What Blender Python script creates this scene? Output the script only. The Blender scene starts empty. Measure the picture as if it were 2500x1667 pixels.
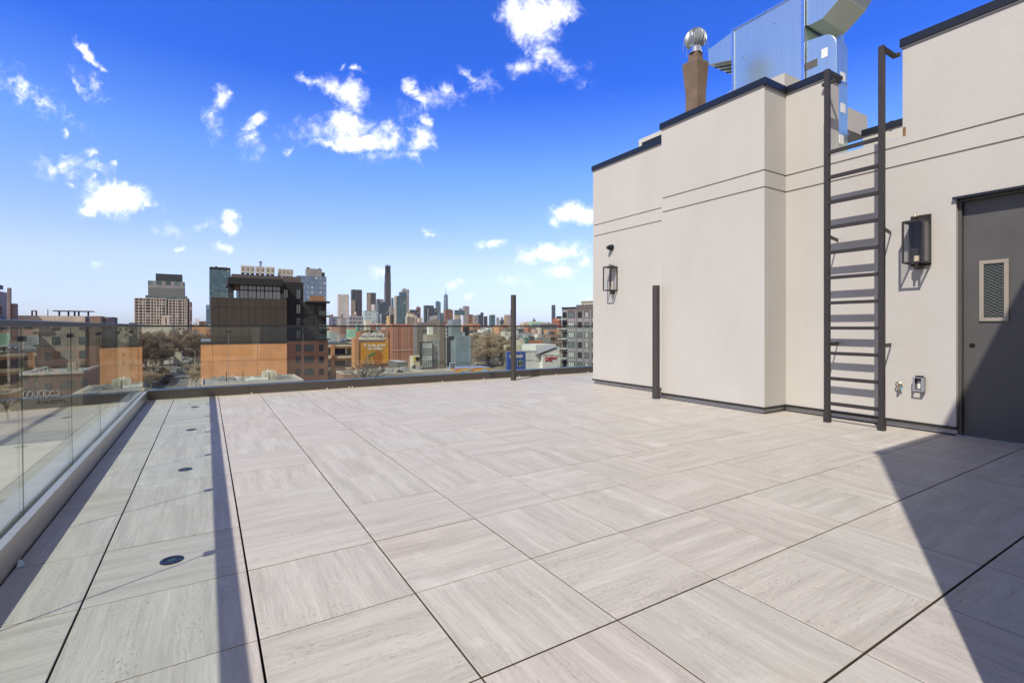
import bpy, math, random
import numpy as np
from mathutils import Vector, Matrix
R=math.radians
S=bpy.context.scene
COL=S.collection
# ------------------------------------------------------------------ camera
FPX=1204.6; YAW=R(31.75); HOR=798.0; EYE=1.163
cam=bpy.data.cameras.new('camera'); co=bpy.data.objects.new('camera',cam); COL.objects.link(co)
co.location=(0,0,EYE); co.rotation_euler=(R(90),0,-YAW)
cam.sensor_width=36; cam.lens=FPX*36/2500; cam.shift_y=-(833.5-HOR)/2500
cam.clip_start=.05; cam.clip_end=40000
S.camera=co
# ------------------------------------------------------------------ exposure
S.view_settings.view_transform='Standard'; S.view_settings.look='None'
S.view_settings.exposure=0.54; S.view_settings.gamma=1
S.cycles.max_bounces=10; S.cycles.transparent_max_bounces=24; S.cycles.glossy_bounces=4; S.cycles.volume_bounces=0
# ------------------------------------------------------------------ sun
SAZ=R(63.6); SEL=R(48.4)      # direction the light travels towards / elevation
sd=Vector((math.sin(SAZ)*math.cos(SEL),math.cos(SAZ)*math.cos(SEL),-math.sin(SEL)))
sl=bpy.data.lights.new('sun','SUN'); so=bpy.data.objects.new('sun',sl); COL.objects.link(so)
sl.energy=3.55; sl.angle=R(.55); sl.color=(1,.935,.815)
so.rotation_euler=sd.to_track_quat('-Z','Y').to_euler(); so.location=(-20,-10,30)
# ------------------------------------------------------------------ sky
W=bpy.data.worlds.new('World'); S.world=W; W.use_nodes=True
nt=W.node_tree; nt.nodes.clear(); N=nt.nodes; Lk=nt.links.new
def wn(t,**k):
    n=N.new(t)
    for a,b in k.items(): setattr(n,a,b)
    return n
sky=wn('ShaderNodeTexSky',sky_type='NISHITA'); sky.sun_disc=False; sky.sun_elevation=SEL
sky.sun_rotation=SAZ+math.pi; sky.air_density=1.0; sky.dust_density=.6; sky.ozone_density=3.0
tc=wn('ShaderNodeTexCoord')
def wmath(op,a,b=None,c=None):
    n=wn('ShaderNodeMath',operation=op)
    for i,v in enumerate((a,b,c)):
        if v is None: continue
        if isinstance(v,(int,float)): n.inputs[i].default_value=v
        else: Lk(v,n.inputs[i])
    return n.outputs[0]
def wdot(vec):
    n=wn('ShaderNodeVectorMath',operation='DOT_PRODUCT'); Lk(tc.outputs['Generated'],n.inputs[0]); n.inputs[1].default_value=vec
    return n.outputs['Value']
# clouds stand in the sky over the city, due north-east of the terrace
dF=wdot((math.sin(YAW),math.cos(YAW),0)); dR=wdot((math.cos(YAW),-math.sin(YAW),0)); dU=wdot((0,0,1))
dFm=wmath('MAXIMUM',dF,.02)
u=wmath('DIVIDE',dR,dFm); v=wmath('DIVIDE',dU,dFm)
cxyz=wn('ShaderNodeCombineXYZ'); Lk(u,cxyz.inputs[0]); Lk(v,cxyz.inputs[1])
nz=wn('ShaderNodeTexNoise'); nz.inputs['Scale'].default_value=15; nz.inputs['Detail'].default_value=6; nz.inputs['Roughness'].default_value=.6
Lk(cxyz.outputs[0],nz.inputs['Vector'])
off=wn('ShaderNodeVectorMath',operation='MULTIPLY_ADD'); Lk(nz.outputs['Color'],off.inputs[0]); off.inputs[1].default_value=(.085,.075,0); Lk(cxyz.outputs[0],off.inputs[2])
CL=[(1232,50,62,62,0,1.25),(1288,25,38,36,0,1.0),(1178,22,36,38,0,1.),(1212,152,40,18,-20,.75),(1250,120,34,28,0,.7),
(800,222,52,32,30,1.0),(765,205,40,24,30,.85),(722,187,28,10,25,.65),(800,288,52,34,0,1.1),(830,325,85,24,0,1.15),(755,332,52,14,0,.8),(892,308,28,22,0,.8),
(968,325,34,30,-40,1.05),(985,288,16,26,0,.8),(955,362,18,18,0,.7),(950,205,18,30,-20,.85),(968,232,22,16,20,.8),(1018,215,18,20,0,.62),(1080,172,26,11,25,.62),(823,163,20,8,8,.7),(787,153,8,6,0,.6),
(275,458,78,36,4,1.3),(215,478,40,18,-10,1.0),(345,468,40,15,20,.85),(145,392,34,18,15,.75),(207,358,20,14,0,.75),(150,360,24,7,0,.55),(220,405,12,8,0,.6),(262,372,12,9,0,.55),(160,430,22,8,20,.6),
(512,228,22,32,25,.9),(492,268,10,22,25,.5),(590,270,24,15,-25,.85),(583,313,16,20,0,.72),(572,285,14,9,0,.5),
(200,118,34,10,50,.9),(228,150,16,9,45,.85),(180,196,36,8,48,.62),(50,195,40,10,40,.6),(95,236,30,9,25,.62),(165,272,24,9,-25,.6),(150,312,9,12,20,.6),(45,215,30,7,30,.45),
(527,513,24,24,0,.95),(518,574,28,10,5,.7),(409,568,12,9,0,.62),(228,606,22,12,30,.42),(392,525,24,6,0,.35),
(987,530,13,8,0,.62),(1133,560,28,13,10,.78),(1325,490,58,26,0,1.2),(1262,576,72,22,-5,1.15),(1208,592,30,18,0,.8),(1285,622,52,20,-10,1.0),(1345,600,30,18,0,.5),(868,630,22,14,0,.62),(1040,658,22,9,-20,.5),(1082,680,12,8,0,.6),(1350,690,20,10,0,.6),(663,353,9,7,0,.5),(80,220,95,26,35,.40),(165,385,75,30,0,.42),(200,185,55,18,50,.38),(495,275,25,40,10,.40),(580,330,26,36,0,.40),(985,240,60,30,-20,.42),(720,300,60,30,0,.42),(385,525,45,14,0,.36),(470,520,40,18,0,.36),(1300,160,60,30,30,.40),(1190,640,50,18,0,.40),(1100,190,40,20,20,.36),(230,430,40,18,0,.42),(880,360,60,20,0,.40),(1190,636,14,10,0,.45)]
K=2500/2352
field=None
for (x,y,rx,ry,ro,st) in CL:
    m=wn('ShaderNodeMapping',vector_type='TEXTURE'); Lk(off.outputs[0],m.inputs[0])
    m.inputs['Location'].default_value=((x*K-1250)/FPX+.0425,(HOR-y*K)/FPX+.0375,0)
    m.inputs['Rotation'].default_value=(0,0,-R(ro)); m.inputs['Scale'].default_value=(rx*K*1.32/FPX,ry*K*1.32/FPX,1)
    l=wn('ShaderNodeVectorMath',operation='LENGTH'); Lk(m.outputs[0],l.inputs[0])
    f=wmath('MULTIPLY_ADD',l.outputs['Value'],-st,st)
    field=f if field is None else wmath('MAXIMUM',field,f)
nz2=wn('ShaderNodeTexNoise'); nz2.inputs['Scale'].default_value=38; nz2.inputs['Detail'].default_value=8; nz2.inputs['Roughness'].default_value=.68; nz2.inputs['Distortion'].default_value=.6
Lk(cxyz.outputs[0],nz2.inputs['Vector'])
nz3=wn('ShaderNodeTexNoise'); nz3.inputs['Scale'].default_value=13; nz3.inputs['Detail'].default_value=10; nz3.inputs['Roughness'].default_value=.72; nz3.inputs['Distortion'].default_value=1.2; Lk(cxyz.outputs[0],nz3.inputs['Vector'])
nn=wmath('ADD',wmath('MULTIPLY_ADD',nz2.outputs['Fac'],2.0,-1.0),wmath('MULTIPLY_ADD',nz3.outputs['Fac'],2.4,-1.2))
fpos=wn('ShaderNodeMapRange'); Lk(field,fpos.inputs[0]); fpos.inputs[1].default_value=-.42; fpos.inputs[2].default_value=-.05; fpos=fpos.outputs[0]
dens=wmath('ADD',field,wmath('MULTIPLY',nn,.60))
mr=wn('ShaderNodeMapRange',interpolation_type='SMOOTHSTEP'); Lk(dens,mr.inputs[0]); mr.inputs[1].default_value=-.08; mr.inputs[2].default_value=1.05
mrp=wmath('POWER',mr.outputs[0],1.35)
front=wmath('GREATER_THAN',dF,.05)
cm=wmath('MULTIPLY',wmath('MULTIPLY',mrp,front),fpos)
# clear-air colour: bluer in view; unseen zenith warmed, an added neutral fill
ramp=wn('ShaderNodeValToRGB'); Lk(dU,ramp.inputs[0])
cr=ramp.color_ramp; cr.elements[0].position=0; cr.elements[0].color=(.53,.595,.90,1); cr.elements[1].position=1; cr.elements[1].color=(.56,.44,.33,1)
e=cr.elements.new(.12); e.color=(.74,.66,.79,1)
e=cr.elements.new(.30); e.color=(.41,.585,.925,1)
e=cr.elements.new(.43); e.color=(.105,.325,.97,1)
e=cr.elements.new(.57); e.color=(.098,.335,.97,1)
e=cr.elements.new(.80); e.color=(.50,.40,.31,1)
mul=wn('ShaderNodeMix',data_type='RGBA',blend_type='MULTIPLY'); mul.inputs[0].default_value=1
sc_=wn('ShaderNodeVectorMath',operation='SCALE'); Lk(sky.outputs[0],sc_.inputs[0]); sc_.inputs['Scale'].default_value=1.25
Lk(sc_.outputs[0],mul.inputs[6]); Lk(ramp.outputs[0],mul.inputs[7])
# cloud added over the unseen sky behind the terrace, as warm fill light
nb=wn('ShaderNodeTexNoise'); nb.inputs['Scale'].default_value=3.2; nb.inputs['Detail'].default_value=7; nb.inputs['Roughness'].default_value=.6; Lk(tc.outputs['Generated'],nb.inputs['Vector'])
mb_=wn('ShaderNodeMapRange',interpolation_type='SMOOTHSTEP'); Lk(nb.outputs['Fac'],mb_.inputs[0]); mb_.inputs[1].default_value=.30; mb_.inputs[2].default_value=.50
bk=wn('ShaderNodeMapRange',interpolation_type='SMOOTHSTEP'); Lk(dF,bk.inputs[0]); bk.inputs[1].default_value=-.10; bk.inputs[2].default_value=-.38
mix=wn('ShaderNodeMix',data_type='RGBA'); Lk(cm,mix.inputs[0]); Lk(mul.outputs[2],mix.inputs[6]); mix.inputs[7].default_value=(7.0,7.05,7.2,1)
bg=wn('ShaderNodeBackground'); rear=wn('ShaderNodeMix',data_type='RGBA'); Lk(wmath('MULTIPLY',wmath('MULTIPLY',mb_.outputs[0],bk.outputs[0]),.92),rear.inputs[0]); Lk(mix.outputs[2],rear.inputs[6]); rear.inputs[7].default_value=(2.5,2.1,1.7,1)
Lk(rear.outputs[2],bg.inputs[0]); bg.inputs[1].default_value=.15
wo=wn('ShaderNodeOutputWorld'); Lk(bg.outputs[0],wo.inputs[0])
W.cycles.sampling_method='MANUAL'; W.cycles.sample_map_resolution=1024

# ------------------------------------------------------------------ measuring helpers (photo point + a plane in the place -> metres)
def ray(x,y):
    a=(x-1250)/FPX; w=-(y-HOR)/FPX
    return (a*math.cos(YAW)+math.sin(YAW), -a*math.sin(YAW)+math.cos(YAW), w)
def onX(x,y,X):
    r=ray(x,y); t=X/r[0]; return (X,r[1]*t,r[2]*t+EYE)
def onY(x,y,Y):
    r=ray(x,y); t=Y/r[1]; return (r[0]*t,Y,r[2]*t+EYE)
def at(x,y,d):
    r=ray(x,y); return (r[0]*d,r[1]*d,r[2]*d+EYE)
def onZ(x,y,z):
    r=ray(x,y); t=(z-EYE)/r[2]; return (r[0]*t,r[1]*t,z)
# ------------------------------------------------------------------ mesh helpers
class MB:
    def __init__(s): s.v=[]; s.f=[]; s.c=[]; s.smooth=False
    def face(s,pts,c=None):
        n=len(s.v); s.v+= [tuple(p) for p in pts]; s.f.append(tuple(range(n,n+len(pts)))); s.c.append(c)
    def box(s,x0,x1,y0,y1,z0,z1,c=None):
        if x0>x1:x0,x1=x1,x0
        if y0>y1:y0,y1=y1,y0
        if z0>z1:z0,z1=z1,z0
        n=len(s.v)
        s.v+=[(x0,y0,z0),(x1,y0,z0),(x1,y1,z0),(x0,y1,z0),(x0,y0,z1),(x1,y0,z1),(x1,y1,z1),(x0,y1,z1)]
        for q in ((0,3,2,1),(4,5,6,7),(0,1,5,4),(1,2,6,5),(2,3,7,6),(3,0,4,7)):
            s.f.append(tuple(n+i for i in q)); s.c.append(c)
        return s
    def ext(s,poly,vec,c=None):
        """closed prism: polygon (3-D points) pushed along vec"""
        k=len(poly); n=len(s.v); vec=Vector(vec)
        s.v+=[tuple(p) for p in poly]+[tuple(Vector(p)+vec) for p in poly]
        s.f.append(tuple(n+i for i in range(k))); s.f.append(tuple(n+k+i for i in reversed(range(k)))); s.c+=[c,c]
        for i in range(k):
            j=(i+1)%k; s.f.append((n+i,n+k+i,n+k+j,n+j)); s.c.append(c)
        return s
    def cyl(s,p0,p1,r0,r1=None,n=12,cap=True,c=None):
        r1=r0 if r1 is None else r1
        p0=Vector(p0);p1=Vector(p1); d=(p1-p0).normalized()
        a=Vector((0,0,1)) if abs(d.z)<.9 else Vector((1,0,0))
        x=d.cross(a).normalized(); y=d.cross(x)
        b=len(s.v)
        for p,r in ((p0,r0),(p1,r1)):
            for i in range(n):
                t=2*math.pi*i/n; s.v.append(tuple(p+x*(r*math.cos(t))+y*(r*math.sin(t))))
        for i in range(n):
            j=(i+1)%n; s.f.append((b+i,b+n+i,b+n+j,b+j)); s.c.append(c)
        if cap:
            s.f.append(tuple(b+i for i in range(n))); s.f.append(tuple(b+n+i for i in reversed(range(n)))); s.c+=[c,c]
        return s
    def tube(s,pts,r,n=8):
        for a,b in zip(pts[:-1],pts[1:]): s.cyl(a,b,r,r,n)
        return s
    def lathe(s,prof,cx=0,cy=0,n=24,rib=0,ribn=0,twist=0):
        b=len(s.v)
        for k,(r,z) in enumerate(prof):
            for i in range(n):
                t=2*math.pi*i/n; rr=r*(1+(rib if i%2 else 0)); t2=t+twist*k
                s.v.append((cx+rr*math.cos(t2),cy+rr*math.sin(t2),z))
        for k in range(len(prof)-1):
            for i in range(n):
                j=(i+1)%n; s.f.append((b+k*n+i,b+k*n+j,b+(k+1)*n+j,b+(k+1)*n+i)); s.c.append(None)
        s.f.append(tuple(b+i for i in reversed(range(n)))); s.f.append(tuple(b+(len(prof)-1)*n+i for i in range(n))); s.c+=[None,None]
        return s
    def build(s,name,mat,parent=None,loc=None,smooth=False,bevel=0,attr=None):
        me=bpy.data.meshes.new(name); me.from_pydata(s.v,[],s.f); me.update()
        if attr:
            a=me.color_attributes.new(attr,'FLOAT_COLOR','CORNER')
            dat=np.zeros((len(me.loops),4),np.float32); dat[:,3]=1; i=0
            for fc,c in zip(s.f,s.c):
                c=c or (.5,.5,.5)
                for _ in fc: dat[i,:3]=c; i+=1
            a.data.foreach_set('color',dat.ravel())
        me.materials.append(mat)
        if smooth: me.shade_smooth(); me.set_sharp_from_angle(angle=R(40))
        o=bpy.data.objects.new(name,me); COL.objects.link(o)
        if parent: o.parent=parent
        if loc: o.location=loc
        if bevel:
            b=o.modifiers.new('bevel','BEVEL'); b.width=bevel; b.segments=2; b.limit_method='ANGLE'
        return o
def tag(o,label=None,cat=None,group=None,kind=None):
    if label: o['label']=label
    if cat: o['category']=cat
    if group: o['group']=group
    if kind: o['kind']=kind
    return o
def thing(name,label,cat,loc=(0,0,0),rz=0,group=None):
    o=bpy.data.objects.new(name,None); COL.objects.link(o); o.location=loc; o.rotation_euler=(0,0,rz); o.empty_display_size=.2
    return tag(o,label,cat,group)
def one(name,mb,mat,label,cat,loc=None,group=None,**k):
    return tag(mb.build(name,mat,None,loc,**k),label,cat,group)
def copy_tree(o,loc,rz=0,sc=None,label=None,group=None):
    c=o.copy(); COL.objects.link(c); c.location=loc; c.rotation_euler=(0,0,rz)
    if sc: c.scale=sc if hasattr(sc,'__len__') else (sc,sc,sc)
    if label: c['label']=label
    if group: c['group']=group
    def rec(a,b):
        for ch in list(a.children):
            d=ch.copy(); COL.objects.link(d); d.parent=b; rec(ch,d)
    rec(o,c); return c
# ------------------------------------------------------------------ materials
MATS={}
def mat(name,col,rough=.7,metal=0,var=.08,vs=3.0,bump=0,bs=40,spec=None,stretch=(1,1,1)):
    if name in MATS: return MATS[name]
    m=bpy.data.materials.new(name); m.use_nodes=True; t=m.node_tree; p=t.nodes['Principled BSDF']
    p.inputs['Roughness'].default_value=rough; p.inputs['Metallic'].default_value=metal
    if spec is not None: p.inputs['Specular IOR Level'].default_value=spec
    c=t.nodes.new('ShaderNodeTexCoord'); mp=t.nodes.new('ShaderNodeMapping'); mp.inputs['Scale'].default_value=stretch
    t.links.new(c.outputs['Object'],mp.inputs[0])
    n=t.nodes.new('ShaderNodeTexNoise'); n.inputs['Scale'].default_value=vs; n.inputs['Detail'].default_value=6; n.inputs['Roughness'].default_value=.6
    t.links.new(mp.outputs[0],n.inputs['Vector'])
    mr=t.nodes.new('ShaderNodeMapRange'); mr.inputs[1].default_value=.3; mr.inputs[2].default_value=.7; mr.inputs[3].default_value=1-var; mr.inputs[4].default_value=1+var
    t.links.new(n.outputs['Fac'],mr.inputs[0])
    mx=t.nodes.new('ShaderNodeMix'); mx.data_type='RGBA'; mx.blend_type='MULTIPLY'; mx.inputs[0].default_value=1
    mx.inputs[6].default_value=(*col,1); t.links.new(mr.outputs[0],mx.inputs[7]); t.links.new(mx.outputs[2],p.inputs['Base Color'])
    if bump:
        b=t.nodes.new('ShaderNodeTexNoise'); b.inputs['Scale'].default_value=bs; b.inputs['Detail'].default_value=5; t.links.new(c.outputs['Object'],b.inputs['Vector'])
        bb=t.nodes.new('ShaderNodeBump'); bb.inputs['Strength'].default_value=1; bb.inputs['Distance'].default_value=bump
        t.links.new(b.outputs['Fac'],bb.inputs['Height']); t.links.new(bb.outputs[0],p.inputs['Normal'])
    MATS[name]=m; return m
def brick(name,c1,c2,mortar,sx=.25,sz=.085,m=.012,rough=.85):
    """masonry or panels; x+y runs along either wall direction"""
    if name in MATS: return MATS[name]
    ma=bpy.data.materials.new(name); ma.use_nodes=True; t=ma.node_tree; p=t.nodes['Principled BSDF']; p.inputs['Roughness'].default_value=rough
    c=t.nodes.new('ShaderNodeTexCoord'); sp=t.nodes.new('ShaderNodeSeparateXYZ'); t.links.new(c.outputs['Object'],sp.inputs[0])
    ad=t.nodes.new('ShaderNodeMath'); ad.operation='ADD'; t.links.new(sp.outputs[0],ad.inputs[0]); t.links.new(sp.outputs[1],ad.inputs[1])
    cb=t.nodes.new('ShaderNodeCombineXYZ'); t.links.new(ad.outputs[0],cb.inputs[0]); t.links.new(sp.outputs[2],cb.inputs[1])
    b=t.nodes.new('ShaderNodeTexBrick'); t.links.new(cb.outputs[0],b.inputs['Vector'])
    b.inputs['Color1'].default_value=(*c1,1); b.inputs['Color2'].default_value=(*c2,1); b.inputs['Mortar'].default_value=(*mortar,1)
    b.inputs['Scale'].default_value=1; b.inputs['Brick Width'].default_value=sx; b.inputs['Row Height'].default_value=sz; b.inputs['Mortar Size'].default_value=m
    n=t.nodes.new('ShaderNodeTexNoise'); n.inputs['Scale'].default_value=.35; n.inputs['Detail'].default_value=7; t.links.new(c.outputs['Object'],n.inputs['Vector'])
    mr=t.nodes.new('ShaderNodeMapRange'); mr.inputs[1].default_value=.3; mr.inputs[2].default_value=.7; mr.inputs[3].default_value=.82; mr.inputs[4].default_value=1.14
    t.links.new(n.outputs['Fac'],mr.inputs[0])
    mx=t.nodes.new('ShaderNodeMix'); mx.data_type='RGBA'; mx.blend_type='MULTIPLY'; mx.inputs[0].default_value=1
    t.links.new(b.outputs['Color'],mx.inputs[6]); t.links.new(mr.outputs[0],mx.inputs[7]); t.links.new(mx.outputs[2],p.inputs['Base Color'])
    MATS[name]=ma; return ma
def panels(name,col,joint,sx,sz,m=.04,rough=.6,var=.05):
    mt=brick(name,tuple(a*(1-var) for a in col),tuple(a*(1+var) for a in col),joint,sx,sz,m,rough)
    for n in mt.node_tree.nodes:
        if n.type=='TEX_BRICK': n.offset=0
    return mt
def facade(name,wall,glass,wx,wz,fx=.6,fz=.55,glr=.25,var=.5,lit=.12):
    """far facade: bays of windows; wx,wz bay size in metres, fx,fz the share that is glass"""
    if name in MATS: return MATS[name]
    ma=bpy.data.materials.new(name); ma.use_nodes=True; t=ma.node_tree; p=t.nodes['Principled BSDF']
    def M(op,a,b=None,c=None):
        n=t.nodes.new('ShaderNodeMath'); n.operation=op
        for i,v in enumerate((a,b,c)):
            if v is None: continue
            if isinstance(v,(int,float)): n.inputs[i].default_value=v
            else: t.links.new(v,n.inputs[i])
        return n.outputs[0]
    c=t.nodes.new('ShaderNodeTexCoord'); sp=t.nodes.new('ShaderNodeSeparateXYZ'); t.links.new(c.outputs['Object'],sp.inputs[0])
    uu=M('DIVIDE',M('ADD',M('ADD',sp.outputs[0],sp.outputs[1]),1000*wx),wx); vv=M('DIVIDE',M('ADD',sp.outputs[2],100*wz),wz)
    fu=M('FRACT',uu); fv=M('FRACT',vv)
    mk=M('MULTIPLY',M('LESS_THAN',M('ABSOLUTE',M('SUBTRACT',fu,.5)),fx/2),M('LESS_THAN',M('ABSOLUTE',M('SUBTRACT',fv,.5)),fz/2))
    g=t.nodes.new('ShaderNodeNewGeometry'); s2=t.nodes.new('ShaderNodeSeparateXYZ'); t.links.new(g.outputs['Normal'],s2.inputs[0])
    mk=M('MULTIPLY',mk,M('LESS_THAN',M('ABSOLUTE',s2.outputs[2]),.5))
    cell=t.nodes.new('ShaderNodeCombineXYZ'); t.links.new(M('FLOOR',uu),cell.inputs[0]); t.links.new(M('FLOOR',vv),cell.inputs[1])
    wnz=t.nodes.new('ShaderNodeTexWhiteNoise'); wnz.noise_dimensions='2D'; t.links.new(cell.outputs[0],wnz.inputs['Vector'])
    gm=t.nodes.new('ShaderNodeMix'); gm.data_type='RGBA'; gm.inputs[6].default_value=(*[a*(1-var) for a in glass],1); gm.inputs[7].default_value=(*[min(1,a*(1+var)+.02) for a in glass],1)
    t.links.new(wnz.outputs['Value'],gm.inputs[0])
    bl=t.nodes.new('ShaderNodeMix'); bl.data_type='RGBA'; bl.inputs[7].default_value=(.5,.5,.47,1)
    t.links.new(M('MULTIPLY',M('GREATER_THAN',wnz.outputs['Value'],1-lit),.8),bl.inputs[0]); t.links.new(gm.outputs[2],bl.inputs[6])
    n=t.nodes.new('ShaderNodeTexNoise'); n.inputs['Scale'].default_value=.08; n.inputs['Detail'].default_value=6; t.links.new(c.outputs['Object'],n.inputs['Vector'])
    mr=t.nodes.new('ShaderNodeMapRange'); mr.inputs[1].default_value=.3; mr.inputs[2].default_value=.7; mr.inputs[3].default_value=.8; mr.inputs[4].default_value=1.15; t.links.new(n.outputs['Fac'],mr.inputs[0])
    wl=t.nodes.new('ShaderNodeMix'); wl.data_type='RGBA'; wl.blend_type='MULTIPLY'; wl.inputs[0].default_value=1; wl.inputs[6].default_value=(*wall,1); t.links.new(mr.outputs[0],wl.inputs[7])
    fin=t.nodes.new('ShaderNodeMix'); fin.data_type='RGBA'; t.links.new(mk,fin.inputs[0]); t.links.new(wl.outputs[2],fin.inputs[6]); t.links.new(bl.outputs[2],fin.inputs[7])
    t.links.new(fin.outputs[2],p.inputs['Base Color'])
    t.links.new(M('MULTIPLY_ADD',mk,glr-.85,.85),p.inputs['Roughness'])
    MATS[name]=ma; return ma
def vcol_mat(name,attr,rough=.85,var=.15,vs=.3,bump=0):
    m=bpy.data.materials.new(name); m.use_nodes=True; t=m.node_tree; p=t.nodes['Principled BSDF']; p.inputs['Roughness'].default_value=rough
    a=t.nodes.new('ShaderNodeVertexColor'); a.layer_name=attr
    c=t.nodes.new('ShaderNodeTexCoord'); n=t.nodes.new('ShaderNodeTexNoise'); n.inputs['Scale'].default_value=vs; n.inputs['Detail'].default_value=8; t.links.new(c.outputs['Object'],n.inputs['Vector'])
    mr=t.nodes.new('ShaderNodeMapRange'); mr.inputs[1].default_value=.3; mr.inputs[2].default_value=.7; mr.inputs[3].default_value=1-var; mr.inputs[4].default_value=1+var; t.links.new(n.outputs['Fac'],mr.inputs[0])
    mx=t.nodes.new('ShaderNodeMix'); mx.data_type='RGBA'; mx.blend_type='MULTIPLY'; mx.inputs[0].default_value=1
    t.links.new(a.outputs['Color'],mx.inputs[6]); t.links.new(mr.outputs[0],mx.inputs[7]); t.links.new(mx.outputs[2],p.inputs['Base Color'])
    return m
def glass_mat(name,tint=(.90,.955,.93),ior=1.5,rough=0.0,extra=0.0):
    m=bpy.data.materials.new(name); m.use_nodes=True; t=m.node_tree; t.nodes.clear()
    o=t.nodes.new('ShaderNodeOutputMaterial'); mx=t.nodes.new('ShaderNodeMixShader'); tr=t.nodes.new('ShaderNodeBsdfTransparent'); gl=t.nodes.new('ShaderNodeBsdfGlossy')
    fr=t.nodes.new('ShaderNodeFresnel'); fr.inputs['IOR'].default_value=ior
    tr.inputs[0].default_value=(*tint,1); gl.inputs['Roughness'].default_value=rough; gl.inputs[0].default_value=(1,1,1,1)
    # same Fresnel from both sides of a thin pane
    g=t.nodes.new('ShaderNodeNewGeometry'); mi=t.nodes.new('ShaderNodeMath'); mi.operation='MULTIPLY_ADD'; t.links.new(g.outputs['Backfacing'],mi.inputs[0]); mi.inputs[1].default_value=(1/ior-ior); mi.inputs[2].default_value=ior
    mi2=t.nodes.new('ShaderNodeMath'); mi2.operation='MAXIMUM'; t.links.new(mi.outputs[0],mi2.inputs[0]); mi2.inputs[1].default_value=.01
    # backfacing Fresnel node divides the IOR itself; feeding its inverse keeps the curve identical
    t.links.new(mi2.outputs[0],fr.inputs['IOR'])
    ad=t.nodes.new('ShaderNodeMath'); ad.operation='ADD'; ad.use_clamp=True; t.links.new(fr.outputs[0],ad.inputs[0]); ad.inputs[1].default_value=extra
    t.links.new(ad.outputs[0],mx.inputs[0]); t.links.new(tr.outputs[0],mx.inputs[1]); t.links.new(gl.outputs[0],mx.inputs[2]); t.links.new(mx.outputs[0],o.inputs[0])
    return m
STUCCO=mat('stucco',(.480,.460,.432),.9,0,.055,.8,.0026,60,stretch=(1,1,.55))
CAPM=mat('cap_metal',(.012,.015,.022),.35,.0,.1,2,spec=.45)
BRONZE=mat('bronze_metal',(.125,.112,.100),.30,.75,.10,6,spec=.5)
LADM=mat('ladder_paint',(.030,.025,.025),.55,0,.18,25)
GALV=mat('galvanised',(.58,.70,.66),.29,.84,.06,1.2,stretch=(22,22,.5))
GALV2=mat('galvanised_bright',(.66,.70,.72),.22,.95,.12,14)
ROOFM=mat('roof_membrane',(.32,.31,.30),.9,0,.15,1)
GLASS=glass_mat('pane_glass')
LGLASS=glass_mat('lantern_glass',(.97,.97,.97),ior=1.28)
BLACK=mat('black',(.01,.01,.011),.5)
WHITE=mat('white_paint',(.75,.74,.72),.6,0,.05)
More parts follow.
